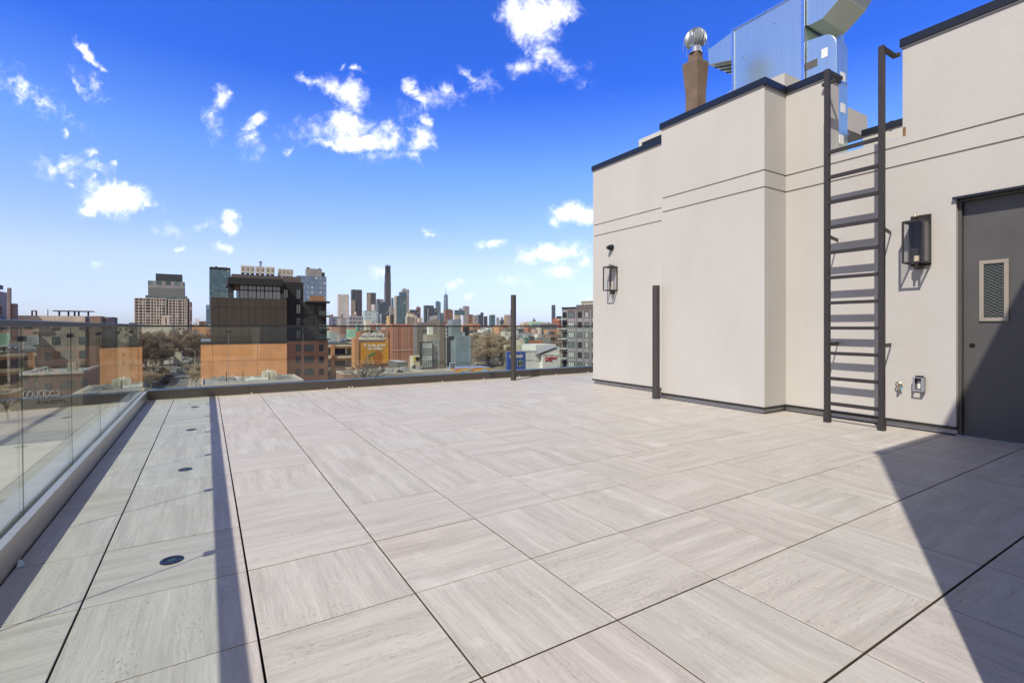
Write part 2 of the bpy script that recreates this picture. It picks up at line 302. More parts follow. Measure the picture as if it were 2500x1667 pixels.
# =================================================================== THE TERRACE
GZ=-14.0
rnd=random.Random(7)
def tile_mat():
    m=bpy.data.materials.new('travertine_tile'); m.use_nodes=True; t=m.node_tree; p=t.nodes['Principled BSDF']; L=t.links.new
    def nd(k,**a):
        n=t.nodes.new(k)
        for x,y in a.items(): setattr(n,x,y)
        return n
    c=nd('ShaderNodeTexCoord'); a=nd('ShaderNodeVertexColor'); a.layer_name='tile'; s=nd('ShaderNodeSeparateColor'); L(a.outputs['Color'],s.inputs[0])
    sp=nd('ShaderNodeSeparateXYZ'); L(c.outputs['Object'],sp.inputs[0])
    fl=nd('ShaderNodeCombineXYZ'); L(sp.outputs[1],fl.inputs[0]); L(sp.outputs[0],fl.inputs[1])
    sw=nd('ShaderNodeMix',data_type='VECTOR'); L(s.outputs[0],sw.inputs[0]); L(c.outputs['Object'],sw.inputs[4]); L(fl.outputs[0],sw.inputs[5])
    ofs=nd('ShaderNodeVectorMath',operation='MULTIPLY_ADD'); L(a.outputs['Color'],ofs.inputs[0]); ofs.inputs[1].default_value=(0,0,0)
    of2=nd('ShaderNodeCombineXYZ'); 
    mu=nd('ShaderNodeMath',operation='MULTIPLY'); L(s.outputs[1],mu.inputs[0]); mu.inputs[1].default_value=57; L(mu.outputs[0],of2.inputs[0]); L(mu.outputs[0],of2.inputs[1]); L(mu.outputs[0],of2.inputs[2])
    ad=nd('ShaderNodeVectorMath',operation='ADD'); L(sw.outputs[1],ad.inputs[0]); L(of2.outputs[0],ad.inputs[1])
    # gentle waviness of the vein
    wz=nd('ShaderNodeTexNoise'); wz.inputs['Scale'].default_value=2.2; wz.inputs['Detail'].default_value=2; L(ad.outputs[0],wz.inputs['Vector'])
    wv=nd('ShaderNodeVectorMath',operation='MULTIPLY_ADD'); L(wz.outputs['Color'],wv.inputs[0]); wv.inputs[1].default_value=(.0,.055,.0); L(ad.outputs[0],wv.inputs[2])
    wy=nd('ShaderNodeTexNoise'); wy.inputs['Scale'].default_value=14; wy.inputs['Detail'].default_value=3; L(ad.outputs[0],wy.inputs['Vector'])
    wv2=nd('ShaderNodeVectorMath',operation='MULTIPLY_ADD'); L(wy.outputs['Color'],wv2.inputs[0]); wv2.inputs[1].default_value=(.0,.016,.0); L(wv.outputs[0],wv2.inputs[2]); wv=wv2
    def streak(sx,sy,det,lo,hi,a0,a1,rough=.65):
        mp=nd('ShaderNodeMapping'); mp.inputs['Scale'].default_value=(sx,sy,1); L(wv.outputs[0],mp.inputs[0])
        n=nd('ShaderNodeTexNoise'); n.inputs['Scale'].default_value=1; n.inputs['Detail'].default_value=det; n.inputs['Roughness'].default_value=rough; L(mp.outputs[0],n.inputs['Vector'])
        r=nd('ShaderNodeMapRange'); L(n.outputs['Fac'],r.inputs[0]); r.inputs[1].default_value=lo; r.inputs[2].default_value=hi; r.inputs[3].default_value=a0; r.inputs[4].default_value=a1
        return r.outputs[0]
    broad=streak(.9,12,4,.34,.66,0,1); fine=streak(3.4,70,6,.33,.67,0,1,.75)
    pit=streak(40,110,5,.54,.66,0,1,.8); mask=streak(1.6,9,3,.46,.60,0,1)
    col=nd('ShaderNodeMix',data_type='RGBA'); col.inputs[6].default_value=(.405,.375,.345,1); col.inputs[7].default_value=(.505,.473,.440,1); L(broad,col.inputs[0])
    f2=nd('ShaderNodeMix',data_type='RGBA',blend_type='MULTIPLY'); f2.inputs[0].default_value=1; L(col.outputs[2],f2.inputs[6])
    r2=nd('ShaderNodeMapRange'); L(fine,r2.inputs[0]); r2.inputs[3].default_value=.86; r2.inputs[4].default_value=1.10; L(r2.outputs[0],f2.inputs[7])
    # warm / cool drift between tiles
    tn=nd('ShaderNodeMix',data_type='RGBA'); tn.inputs[6].default_value=(1.015,.992,.985,1); tn.inputs[7].default_value=(.985,1.0,.985,1); L(s.outputs[2],tn.inputs[0])
    f3=nd('ShaderNodeMix',data_type='RGBA',blend_type='MULTIPLY'); f3.inputs[0].default_value=1; L(f2.outputs[2],f3.inputs[6]); L(tn.outputs[2],f3.inputs[7])
    pm=nd('ShaderNodeMath',operation='MULTIPLY'); L(pit,pm.inputs[0]); L(mask,pm.inputs[1]); pm2=nd('ShaderNodeMath',operation='MULTIPLY'); L(pm.outputs[0],pm2.inputs[0]); pm2.inputs[1].default_value=.85
    f4=nd('ShaderNodeMix',data_type='RGBA'); L(pm2.outputs[0],f4.inputs[0]); L(f3.outputs[2],f4.inputs[6]); f4.inputs[7].default_value=(.20,.165,.15,1)
    # dust and dried splashes left by the builders
    d=nd('ShaderNodeTexNoise'); d.inputs['Scale'].default_value=1.5; d.inputs['Detail'].default_value=9; d.inputs['Roughness'].default_value=.72; L(c.outputs['Object'],d.inputs['Vector'])
    dr=nd('ShaderNodeMapRange'); L(d.outputs['Fac'],dr.inputs[0]); dr.inputs[1].default_value=.57; dr.inputs[2].default_value=.72; dr.inputs[4].default_value=.65
    f5=nd('ShaderNodeMix',data_type='RGBA'); L(dr.outputs[0],f5.inputs[0]); L(f4.outputs[2],f5.inputs[6]); f5.inputs[7].default_value=(.62,.60,.575,1)
    d2=nd('ShaderNodeTexNoise'); d2.inputs['Scale'].default_value=.9; d2.inputs['Detail'].default_value=4; L(ad.outputs[0],d2.inputs['Vector'])
    dr2=nd('ShaderNodeMapRange'); L(d2.outputs['Fac'],dr2.inputs[0]); dr2.inputs[1].default_value=.56; dr2.inputs[2].default_value=.75; dr2.inputs[4].default_value=.30
    f6=nd('ShaderNodeMix',data_type='RGBA',blend_type='MULTIPLY'); L(dr2.outputs[0],f6.inputs[0]); L(f5.outputs[2],f6.inputs[6]); f6.inputs[7].default_value=(.86,.74,.60,1)
    L(f6.outputs[2],p.inputs['Base Color']); p.inputs['Roughness'].default_value=.55; p.inputs['Specular IOR Level'].default_value=.35
    b=nd('ShaderNodeBump'); b.inputs['Distance'].default_value=.0012; b.inputs['Strength'].default_value=.6; L(fine,b.inputs['Height']); L(b.outputs[0],p.inputs['Normal'])
    return m
TS=.6117; GX0=-.4465; GY0=2.671
xl=[-.79]+[GX0+TS*i for i in range(0,13)]; xl=[x for x in xl if x<6.80]+[6.825,7.4,8.01,8.62,9.2]
yl=[-3.0]+[GY0+TS*j for j in range(-9,12) if GY0+TS*j>-3]+[9.60]
def gx(x): # half joint
    if abs(x-GX0)<.01: return .0034
    if abs(x-GX0-TS)<.01: return .0042
    if abs(x-GX0-2*TS)<.01: return .0035
    return .0029
def gy(y):
    j=(y-GY0)/TS
    if abs(j+2)<.05: return .0035
    if abs(j+3)<.05: return .0044
    return .0029
grain={(2,0):1,(2,1):0,(2,-1):0,(2,2):0,(2,3):1,(2,-2):0,(3,-1):1,(3,0):0,(3,1):0,(3,2):1,(3,-2):1,(4,0):1,(4,-1):0,(5,0):1,(5,-1):0,(5,-2):0,(6,-1):1,(6,-2):1,(1,0):1,(1,-1):1,(1,1):0,(1,2):1,(1,3):1,(4,1):0,(4,2):1,(6,0):0}
mb=MB()
for a,(x0,x1) in enumerate(zip(xl[:-1],xl[1:])):
    for b,(y0,y1) in enumerate(zip(yl[:-1],yl[1:])):
        i=round((x0-GX0)/TS+1) if x0>-.7 else 0; j=round((y0-GY0)/TS)+1
        if x0>6.7 and x0>=6.82 and y0<7.5: continue
        if x1>6.3 and y0<5.57 and y1>3.82 and x0>6.33: continue
        o=grain.get((i,j),rnd.random()<.5); k=(1. if o else 0.,rnd.random(),rnd.random())
        xa,xb,ya,yb=x0+gx(x0),x1-gx(x1),y0+gy(y0),y1-gy(y1)
        dz=rnd.uniform(-.0006,.0006); bv=.0018
        n=len(mb.v)
        mb.v+=[(xa,ya,-.02),(xb,ya,-.02),(xb,yb,-.02),(xa,yb,-.02),(xa,ya,dz-bv),(xb,ya,dz-bv),(xb,yb,dz-bv),(xa,yb,dz-bv),(xa+bv,ya+bv,dz),(xb-bv,ya+bv,dz),(xb-bv,yb-bv,dz),(xa+bv,yb-bv,dz)]
        for q in ((8,9,10,11),(4,5,9,8),(5,6,10,9),(6,7,11,10),(7,4,8,11),(0,1,5,4),(1,2,6,5),(2,3,7,6),(3,0,4,7)):
            mb.f.append(tuple(n+w for w in q)); mb.c.append(k)
fl=mb.build('terrace_floor',tile_mat(),attr='tile'); fl['kind']='structure'
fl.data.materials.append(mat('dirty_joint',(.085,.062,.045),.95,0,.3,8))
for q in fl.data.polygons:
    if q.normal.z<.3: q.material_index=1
mb=MB().box(-1.06,12.5,-8.0,9.90,-.30,-.045)
tag(mb.build('roof_slab',mat('slab_dark',(.022,.019,.017),.95)),kind='structure')
# the terrace's own building below the roof, seen only from its edge
one('terrace_building',MB().box(-1.05,12.4,-7.9,9.88,GZ,-.302),brick('own_brick',(.30,.14,.09),(.26,.12,.08),(.4,.38,.35)),'brick apartment building under the roof terrace, only its edge beyond the glass','building')

# ---- glass balustrade (left side and far side)
def balustrade(label,panes,axis):
    """axis 'x': runs along Y at x=-.85 ; axis 'y': runs along X at y=9.72"""
    t=thing('glass_balustrade',label,'balustrade',(0,0,0),0,'glass balustrades of the terrace')
    return t
tl=thing('glass_balustrade','frameless glass balustrade with bronze kerb along the left edge of the terrace','balustrade',(-.85,4,0),0,'glass balustrades round the terrace')
ox,oy=-.85,4.0
k=MB(); 
ys=[-3.0,-.98,3.43,5.62,8.0,9.60]
for y0,y1 in zip(ys[:-1],ys[1:]):
    # shoe: inner face, flat top lip, outer part; section in X-Z
    for (a,b,z0,z1) in ((-.838,-.795,-.03,.150),(-1.0,-.872,-.03,.150)):
        k.box(a-ox,b-ox,y0+.0015-oy,y1-.0015-oy,z0,z1)
k.build('kerb',mat('kerb_metal',(.42,.37,.30),.30,.35,.08,4),tl,bevel=.003)
k=MB().box(-.872-ox,-.838-ox,-3-oy,9.62-oy,-.03,.128); k.build('gasket',BLACK,tl)
LJ=[3.70+1.152*q for q in range(-5,5)]+[9.60]     # pane joints
lean=.010
for y0,y1 in zip(LJ[:-1],LJ[1:]):
    m=MB(); x0=-.849-ox; w=.010
    m.ext([(x0,y0+.004-oy,.129),(x0-w,y0+.004-oy,.129),(x0-w-lean,y0+.004-oy,1.163),(x0-lean,y0+.004-oy,1.163)],(0,y1-y0-.008,0))
    m.build('pane',GLASS,tl)
EDGE=mat('glass_edge',(.012,.035,.028),.15,0,.05)
for y0 in LJ[1:-1]:
    m=MB(); x0=-.8485-ox; w=.0135
    m.ext([(x0-.001,y0-.003-oy,.129),(x0-.005,y0-.003-oy,.129),(x0-.005-lean,y0-.003-oy,1.162),(x0-.001-lean,y0-.003-oy,1.162)],(0,.0065,0))
    m.build('pane_edge',EDGE,tl)
    c=MB().box(-.872-.008-ox,-.838-.008-ox,y0-.028-oy,y0+.028-oy,1.084,1.113).box(-.8371-.008-ox,-.8365-.008-ox,y0+.014-oy,y0+.019-oy,1.096,1.101)
    c.build('clip',CAPM,tl,bevel=.002)
r=MB().box(-.892-ox,-.826-ox,-4-oy,9.70-oy,1.163,1.200); r.build('handrail',mat('rail_paint',(.045,.047,.058),.32,.3,.08,5),tl,bevel=.004)
tb=thing('glass_balustrade','frameless glass balustrade with dark bronze kerb across the far end of the terrace','balustrade',(3,9.7,0),0,'glass balustrades round the terrace')
ox,oy=3.0,9.7
k=MB(); xs=[-.795,.62,2.28,4.1,5.42,7.3,9.2]
for x0,x1 in zip(xs[:-1],xs[1:]):
    k.box(x0+.0015-ox,x1-.0015-ox,9.602-oy,9.70-oy,.012,.158); k.box(x0+.0015-ox,x1-.0015-ox,9.735-oy,9.84-oy,.012,.158)
k.build('kerb',BRONZE,tb,bevel=.003)
MB().box(-.83-ox,9.2-ox,9.70-oy,9.735-oy,.012,.14).build('gasket',BLACK,tb)
BJ=[-.85,.317]+[.317+1.185*q for q in range(1,8)]
for x0,x1 in zip(BJ[:-1],BJ[1:]):
    MB().box(x0+.004-ox,x1-.004-ox,9.712-oy,9.7245-oy,.141,1.163).build('pane',GLASS,tb)
for x0 in BJ[1:-1]:
    MB().box(x0-.0028-ox,x0+.0028-ox,9.716-oy,9.720-oy,.141,1.162).build('pane_edge',mat('glass_edge_pale',(.25,.27,.26),.3,0,.1),tb)
    MB().box(x0-.045-ox,x0+.045-ox,9.70-oy,9.735-oy,1.070,1.092).build('clip',CAPM,tb,bevel=.002)
MB().box(-.915-ox,9.2-ox,9.69-oy,9.745-oy,1.163,1.192).build('handrail',mat('rail_far',(.022,.020,.022),.5,0,.1,5),tb,bevel=.004)
for x in (.66,1.9,2.3,2.36,4.22,5.2,6.15,7.2,8.2): MB().cyl((x-ox,9.59-oy,.020),(x-ox,9.602-oy,.020),.012,.012,8).build('screw_head',WHITE,tb)
MB().box(-.79-ox,9.2-ox,9.6005-oy,9.61-oy,-.02,.011).build('base_strip',mat('tan_strip',(.42,.36,.29),.7),tb)

# ---- the stucco bulkhead with ladder recess and door
wl=thing('roof_bulkhead','beige stucco rooftop bulkhead with black metal coping and two horizontal grooves','building',(6.83,4,0))
def W_(x,y,z=0): return (x-6.83,y-4,z)
def plan(d):   # outer line of the walls, pushed inwards by d, as a closed polygon of thickness .3
    return [(6.80+d,7.80-d),(6.80+d,5.57),(6.32+d,5.57-d),(6.32+d,3.82+d),(6.83+d,3.82+d),(6.83+d,3.285)]
def skin(mbx,d,z0,z1,pl=None):
    pts=plan(d); inner=[(7.13,7.5)]
    poly=[W_(x,y,z0) for x,y in pts]+[W_(7.13,3.285,z0),W_(7.13,4.1,z0),W_(7.10,7.80-d,z0)]
    # build as three convex prisms to keep faces clean
    mbx.ext([W_(6.80+d,7.80-d,z0),W_(7.1,7.80-d,z0),W_(7.1,5.57,z0),W_(6.80+d,5.57,z0)][::-1],(0,0,z1-z0))
    mbx.ext([W_(6.32+d,5.57-d,z0),W_(7.1,5.57-d,z0),W_(7.1,3.82+d,z0),W_(6.32+d,3.82+d,z0)][::-1],(0,0,z1-z0))
    mbx.ext([W_(6.83+d,3.82+d,z0),W_(7.13,3.82+d,z0),W_(7.13,3.285,z0),W_(6.83+d,3.285,z0)][::-1],(0,0,z1-z0))
m=MB()
for z0,z1 in ((.092,3.020),(3.040,3.245),(3.265,4.385)): skin(m,0,z0,z1)
# recess behind the ladder and the stretch up to the door
for z0,z1 in ((.092,3.020),(3.040,3.245),(3.265,3.355)): m.box(*[a-6.83 for a in (6.83,7.13)],2.47-4,3.285-4,z0,z1)
for z0,z1 in ((.092,3.020),(3.040,3.245),(3.265,4.385)): m.box(0,.3,1.992-4,2.47-4,z0,z1)
for z0,z1 in ((2.535,3.020),(3.040,3.245),(3.265,4.385)): m.box(0,.3,.27-4,1.992-4,z0,z1)
m.box(0,.3,.27-4,.80-4,.092,2.535)
m.build('wall',STUCCO,wl)
# groove backs (recessed 15 mm)
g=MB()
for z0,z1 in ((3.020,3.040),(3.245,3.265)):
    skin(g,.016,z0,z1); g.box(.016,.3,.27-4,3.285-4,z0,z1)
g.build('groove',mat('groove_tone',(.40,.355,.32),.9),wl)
# coping
c=MB()
def cop(x0,x1,y0,y1,z0=4.385,z1=4.480): c.box(x0-6.83,x1-6.83,y0-4,y1-4,z0,z1)
cop(6.775,7.14,5.60,7.825); cop(6.295,7.12,3.795,5.595); cop(6.805,7.16,3.265,3.79); cop(6.805,7.16,.27,2.492)
c.build('coping',CAPM,wl,bevel=.003)
c=MB()   # small drip edge under the coping
for x0,x1,y0,y1 in ((6.785,6.80,5.6,7.815),(6.305,6.32,3.805,5.585),(6.305,6.82,3.805,3.82),(6.815,6.83,3.275,3.79),(6.815,6.83,.27,2.48)): c.box(x0-6.83,x1-6.83,y0-4,y1-4,4.368,4.3845)
c.build('drip_edge',mat('drip',(.20,.19,.185),.5),wl)
# base: black trim, pale gap, dark foot
c=MB()
def foot(off,z0,z1,mm):
    mm.box(6.80-off-6.83,6.9-6.83,5.57-4+(.0),7.80+off-4,z0,z1); mm.box(6.32-off-6.83,6.5-6.83,3.82-off-4,5.57+off-4,z0,z1)
    mm.box(6.50-6.83,6.83-6.83,3.82-off-4,3.9-4,z0,z1); mm.box(-off,.08,1.992-4,3.82-off-4,z0,z1)
foot(.012,.062,.0915,c); c.build('base_trim',mat('trim_black',(.018,.016,.015),.5,0,.4,30),wl)
c=MB(); foot(-.025,-.02,.0618,c); c.build('base_membrane',mat('membrane_pale',(.50,.48,.46),.6),wl)
c=MB(); foot(-.012,-.02,.012,c); c.build('base_foot',BLACK,wl)
# raw edge of the ladder cut
c=MB(); c.box(0.012,.29,2.475-4,3.283-4,3.356,3.362); c.build('sill',GALV2,wl)
for a in ((-.004,.05,3.287-4,3.31-4,3.30,3.42),(-.003,.03,2.44-4,2.468-4,3.36,3.46)): MB().box(*a).build('raw_edge',mat('rust_wood',(.22,.12,.06),.9,0,.3,20),wl)
# roof behind the parapet
MB().box(.31,6.5,.3-4,7.6-4,3.10,3.25).build('roof',ROOFM,wl)

# ---- far-side parapet and stucco boxes on the roof, behind the ducts
p2=thing('rear_parapet','low beige stucco parapet with black coping seen through the ladder cut','parapet',(10.2,3,3.26))
MB().box(0,.3,-2.5,1.29,0,1.38).build('wall',STUCCO,p2)
MB().box(-.03,.33,-2.5,1.31,1.381,1.49).box(-.033,-.030,.82,.87,1.37,1.50).build('coping',CAPM,p2,bevel=.003)
one('stucco_box',MB().box(0,1.0,0,.9,1.52,1.93).box(.1,.95,.35,.9,0,1.52),STUCCO,'beige stucco cantilevered box behind the steel duct, above the low parapet','rooftop box',(9.75,4.45,3.26))
one('stucco_hatch',MB().box(0,.75,0,1.3,0,2.14),STUCCO,'small beige stucco block peeping over the coping in front of the big steel duct','rooftop box',(8.2,4.607,3.26))

# ---- stair bulkhead beside the camera that throws the big shadow
sb=thing('stair_bulkhead','tall stucco stair bulkhead throwing the large shadow at the right','building',(1.56,.265,0))
MB().box(0,5.4,-3,0,0,4.62).build('wall',STUCCO,sb); MB().box(-.02,5.42,-3.02,.02,4.622,4.70).build('coping',CAPM,sb)

# ---- ladder
lt=thing('roof_ladder','dark brown steel wall ladder rising from the deck through the parapet cut','ladder',(6.455,2.815,0))
def stile(y,top):
    return MB().box(-.026,.026,y-.027,y+.027,0,top)
for y,top in ((.287,4.305),(-.285,4.315)):
    stile(y,top).build('stile',LADM,lt,bevel=.002)
for q in range(11):
    z=.235+.3047*q
    MB().box(-.036,.010,-.2575,.2595,z-.019,z+.019).build('rung',LADM,lt)
# hooks over the parapet
MB().box(.028,.34,.266,.308,4.265,4.305).box(.30,.34,.308,.50,4.265,4.305).build('top_return',LADM,lt,bevel=.002)
MB().box(.028,.34,-.306,-.264,4.275,4.315).box(.30,.34,-.34,-.306,4.275,4.315).build('top_return',LADM,lt,bevel=.002)
for y in (.287,-.285):
    for z in (.93,2.24): MB().ext([(.02,y-.02,z),(.02,y-.014,z),(.372,y+.056,z),(.372,y+.05,z)],(0,0,.045)).build('wall_bracket',LADM,lt)
    MB().box(-.034,.034,y-.033,y+.033,0,.11).build('foot',LADM,lt,bevel=.002)

# ---- lanterns
def lantern(label,y):
    t=thing('wall_lantern',label,'wall lamp',(6.83,y,1.85),0,'wall lanterns on the stucco bulkhead')
    MB().box(-.022,-.001,-.092,.092,0,.565).build('back_plate',mat('lantern_black',(.012,.011,.011),.6),t,bevel=.002)
    f=MB(); x0,x1,y0,y1,z0,z1=-.225,-.040,-.092,.092,.025,.475; b=.0085
    for x in (x0,x1):
        for y_ in (y0,y1): f.box(x-b,x+b,y_-b,y_+b,z0-b,z1+b)
    for z in (z0,z1):
        for y_ in (y0,y1): f.box(x0+b,x1-b,y_-b+.001,y_+b-.001,z-b+.001,z+b-.001)
        for x in (x0,x1): f.box(x-b+.001,x+b-.001,y0+b,y1-b,z-b+.001,z+b-.001)
    f.build('frame',LADM,t)
    for y_ in (y0,y1): MB().box(x0+b,x1-b,y_-.002,y_+.002,z0+b,z1-b).build('pane',LGLASS,t)
    MB().box(x0-.002,x0+.002,y0+b,y1-b,z0+b,z1-b).build('pane',LGLASS,t)
    MB().box(x0,x1,y0,y1,z1+.009,z1+.014).build('roof',LADM,t)
    MB().cyl((-.14,0,.42),(-.14,0,.486),.012).cyl((-.14,0,.515),(-.022,0,.515),.008).cyl((-.14,0,.486),(-.14,0,.53),.007).build('hanger',LADM,t)
    MB().lathe([(.001,.518),(.014,.522),(.020,.535),(.014,.548),(.001,.552)],-.165,0,14).build('knob',mat('brass',(.50,.38,.24),.3,.8),t,smooth=True)
    MB().cyl((-.13,0,-.055),(-.13,0,.025),.011).box(-.13,-.022,-.010,.010,-.03,-.01).box(-.10,-.022,-.03,.03,-.04,-.001).build('arm',LADM,t)
    MB().cyl((-.13,0,.034),(-.13,0,.10),.024,.024,16).build('candle',mat('candle_wax',(.62,.52,.36),.6),t,smooth=True)
lantern('black box lantern with clear glass beside the grey door',2.295)
lantern('black box lantern near the far end of the wall, under the security camera',7.18)
t=thing('security_camera','small black dome security camera above the far lantern','camera',(6.80,7.24,2.725))
MB().cyl((-.001,0,0),(-.035,0,0),.062,.058,20).build('base',CAPM,t,smooth=True)
MB().cyl((-.036,0,0),(-.075,.01,-.004),.050,.047,20).build('housing',CAPM,t,smooth=True)
MB().lathe([(.001,-.04),(.025,-.032),(.038,-.01),(.038,.01),(.025,.032),(.001,.04)],-.095,.015,16).build('ball',mat('lens_black',(.02,.02,.022),.12),t,smooth=True)
MB().cyl((-.128,.018,.004),(-.136,.02,.004),.013,.013,12).build('lens',mat('lens_ring',(.5,.5,.5),.2),t)
# ---- outlet, hose tap
t=thing('outlet_box','clear grey weatherproof outlet box low on the wall beside the door','outlet',(6.83,2.30,.44))
MB().box(-.02,-.001,-.048,.048,0,.16).build('back_box',mat('outlet_grey',(.13,.13,.15),.4),t,bevel=.004)
MB().box(-.024,-.0205,-.012,.022,.03,.115).build('socket',WHITE,t,bevel=.001)
PL=mat('outlet_lid',(.28,.28,.33),.25)
MB().box(-.074,-.021,-.051,-.045,.005,.149).box(-.074,-.021,.045,.051,.005,.149).box(-.074,-.021,-.051,.051,.150,.158).box(-.078,-.0745,-.05,-.03,.021,.157).box(-.078,-.0745,.03,.05,.021,.157).box(-.078,-.0745,-.05,.05,.005,.0205).build('cover',PL,t)
MB().box(-.05,-.01,-.035,.035,.161,.175).build('hinge',BLACK,t)
t=thing('hose_tap','brass hose tap with a blue tag between ladder and outlet','tap',(6.83,2.49,.46))
BR=mat('tap_brass',(.30,.26,.18),.35,.7)
MB().cyl((-.001,0,.02),(-.045,0,.02),.020,.016,14).cyl((-.04,0,.025),(-.055,0,-.03),.014,.014,12).build('body',BR,t,smooth=True)
w=MB(); 
for q in range(7):
    a=2*math.pi*q/7; a2=2*math.pi*(q+1)/7
    w.cyl((-.05,.03*math.cos(a),.04+.03*math.sin(a)),(-.05,.03*math.cos(a2),.04+.03*math.sin(a2)),.006,.006,6)
w.cyl((-.04,0,.04),(-.055,0,.04),.012,.012,8); w.build('handwheel',BR,t)
MB().box(-.05,-.045,-.035,-.008,-.012,.012).build('tag',mat('blue_tag',(.12,.38,.50),.5),t)

# ---- door
t=thing('metal_door','dark grey metal door with a tan framed wired glass panel and an empty lock hole','door',(6.83,1.43,0))
DG=mat('door_grey',(.088,.083,.080),.42,0,.10,2.5,.0006,90)
MB().box(.10,.145,-.43,.530,.012,2.50).build('leaf',DG,t,bevel=.002)
MB().box(.055,.16,.533,.561,0,2.533).box(.055,.16,-.50,.533,2.503,2.533).build('frame',DG,t)
MB().box(-.035,.06,-.60,.585,2.5335,2.550).box(-.037,-.030,-.60,.585,2.525,2.5335).build('drip_cap',CAPM,t)
MB().box(-.0,.25,-.5,.56,-.001,.010).build('threshold',GALV2,t)
TAN=mat('vision_frame',(.31,.27,.225),.45)
v=MB(); y0,y1,z0,z1=.174,.400,1.222,1.855; q=.036
for a in ((y0,y1,z0,z0+q),(y0,y1,z1-q,z1),(y0,y0+q,z0+q,z1-q),(y1-q,y1,z0+q,z1-q)): v.box(.082,.0995,*a)
vf=v.build('vision_frame',TAN,t,bevel=.003)
MB().box(.0965,.0975,y0+q,y1-q,z0+q,z1-q).build('glass',mat('dark_glass',(.012,.016,.018),.12,0,.05),vf)
w=MB(); zz=z0+q-.17
while zz<z1-q:
    for s in (1,-1):
        # wire from (y0+q,zz) at 35 degrees, clipped to the opening
        ya,yb=y0+q,y1-q; dz=(yb-ya)*.62
        a,b=(zz,zz+dz) if s>0 else (zz+dz,zz)
        tA=0;tB=1
        if b!=a:
            for lim in (z0+q,z1-q):
                tt=(lim-a)/(b-a)
                lo=(lim==z0+q)
                if (b>a)==lo: tA=max(tA,tt)
                else: tB=min(tB,tt)
        if tB>tA+.02:
            w.cyl((.0962,ya+(yb-ya)*tA,a+(b-a)*tA),(.0962,ya+(yb-ya)*tB,a+(b-a)*tB),.0013,.0013,4,False)
    zz+=.031
w.build('wire_mesh',mat('wire',(.30,.33,.31),.4,.3),vf)
MB().cyl((.0985,.458,.965),(.0998,.458,.965),.026,.026,20).build('lock_hole',mat('hole_black',(.002,.002,.002),.9),t)

# ---- the two standing pipes
def pipe(label,x,y,hh):
    t=thing('standing_pipe',label,'pipe',(x,y,0),0,'black standing pipes')
    MB().cyl((0,0,.17),(0,0,hh),.058,.058,32).build('shaft',mat('pipe_black',(.045,.040,.038),.5,0,.12,8),t,smooth=True)
    MB().cyl((0,0,0),(0,0,.17),.0615,.0615,32).build('collar',mat('pipe_black',(0,0,0)),t,smooth=True)
pipe('black vertical pipe standing in front of the far glass balustrade',5.70,9.15,1.86)
pipe('black vertical pipe standing close to the jog of the stucco wall',6.215,5.59,1.835)

# ---- recessed floor lights
first=None
for y,txt in ((2.985,'nearest of the row, in the foreground'),(4.826,'second nearest'),(6.657,'third from the camera'),(8.50,'farthest of the row, by the corner')):
    if first is None:
        t=first=thing('floor_light','','floor light',(-.148,y,0),0,'recessed floor lights along the left glass')
        ring=MB()
        n=36
        for i in range(n):
            a=2*math.pi*i/n; b=2*math.pi*(i+1)/n
            for (r0,r1,z0,z1) in ((.066,.066,-.01,.0035),(.066,.050,.0035,.0045),(.050,.046,.0045,-.006)):
                ring.face([(r0*math.cos(a),r0*math.sin(a),z0),(r0*math.cos(b),r0*math.sin(b),z0),(r1*math.cos(b),r1*math.sin(b),z1),(r1*math.cos(a),r1*math.sin(a),z1)])
        ring.build('rim',mat('light_rim',(.012,.013,.014),.4,.1),t,smooth=True)
        MB().cyl((0,0,.0007),(0,0,.002),.046,.046,32).build('lens',mat('light_lens',(.010,.012,.013),.35),t)
        MB().cyl((0,0,.002),(0,0,.0032),.022,.022,20).build('reflector',mat('light_core',(.05,.08,.06),.3,.4),t)
        for a in (.6,1.65,2.7,3.7,4.75,5.8): MB().cyl((.058*math.cos(a),.058*math.sin(a),.0038),(.058*math.cos(a),.058*math.sin(a),.0052),.0035,.0035,8).build('screw',GALV2,t)
    else: t=copy_tree(first,(-.148,y,0))
    t.scale=(.76,.76,1); t['label']='round dark recessed floor light, '+txt
m=MB(); m.face([(0,0,.001),(.03,.008,.001),(.022,.03,.001),(.0,.03,.03)]); m.face([(0,.03,.03),(.022,.03,.001),(.01,.05,.02)])
one('paper_scrap',m,mat('scrap',(.42,.52,.55),.8),'torn white scrap of paper lying against the left kerb','litter',(-.78,3.28,.0))
def leaf(label,x,y,col,a=0):
    m=MB(); pts=[(-.022,0,.002),(-.008,.006,.006),(.012,.005,.004),(.024,-.002,.002),(.008,-.006,.005),(-.010,-.005,.003)]
    m.face(pts); o=one('dry_leaf',m,mat(col[0],col[1],.8),label,'leaf',(x,y,0)); o.rotation_euler=(0,0,a)
p=onZ(1971*K,1071*K,0); leaf('small orange leaf lying on the tiles beside the big shadow',p[0],p[1],('leaf_orange',(.5,.22,.04)),.3)

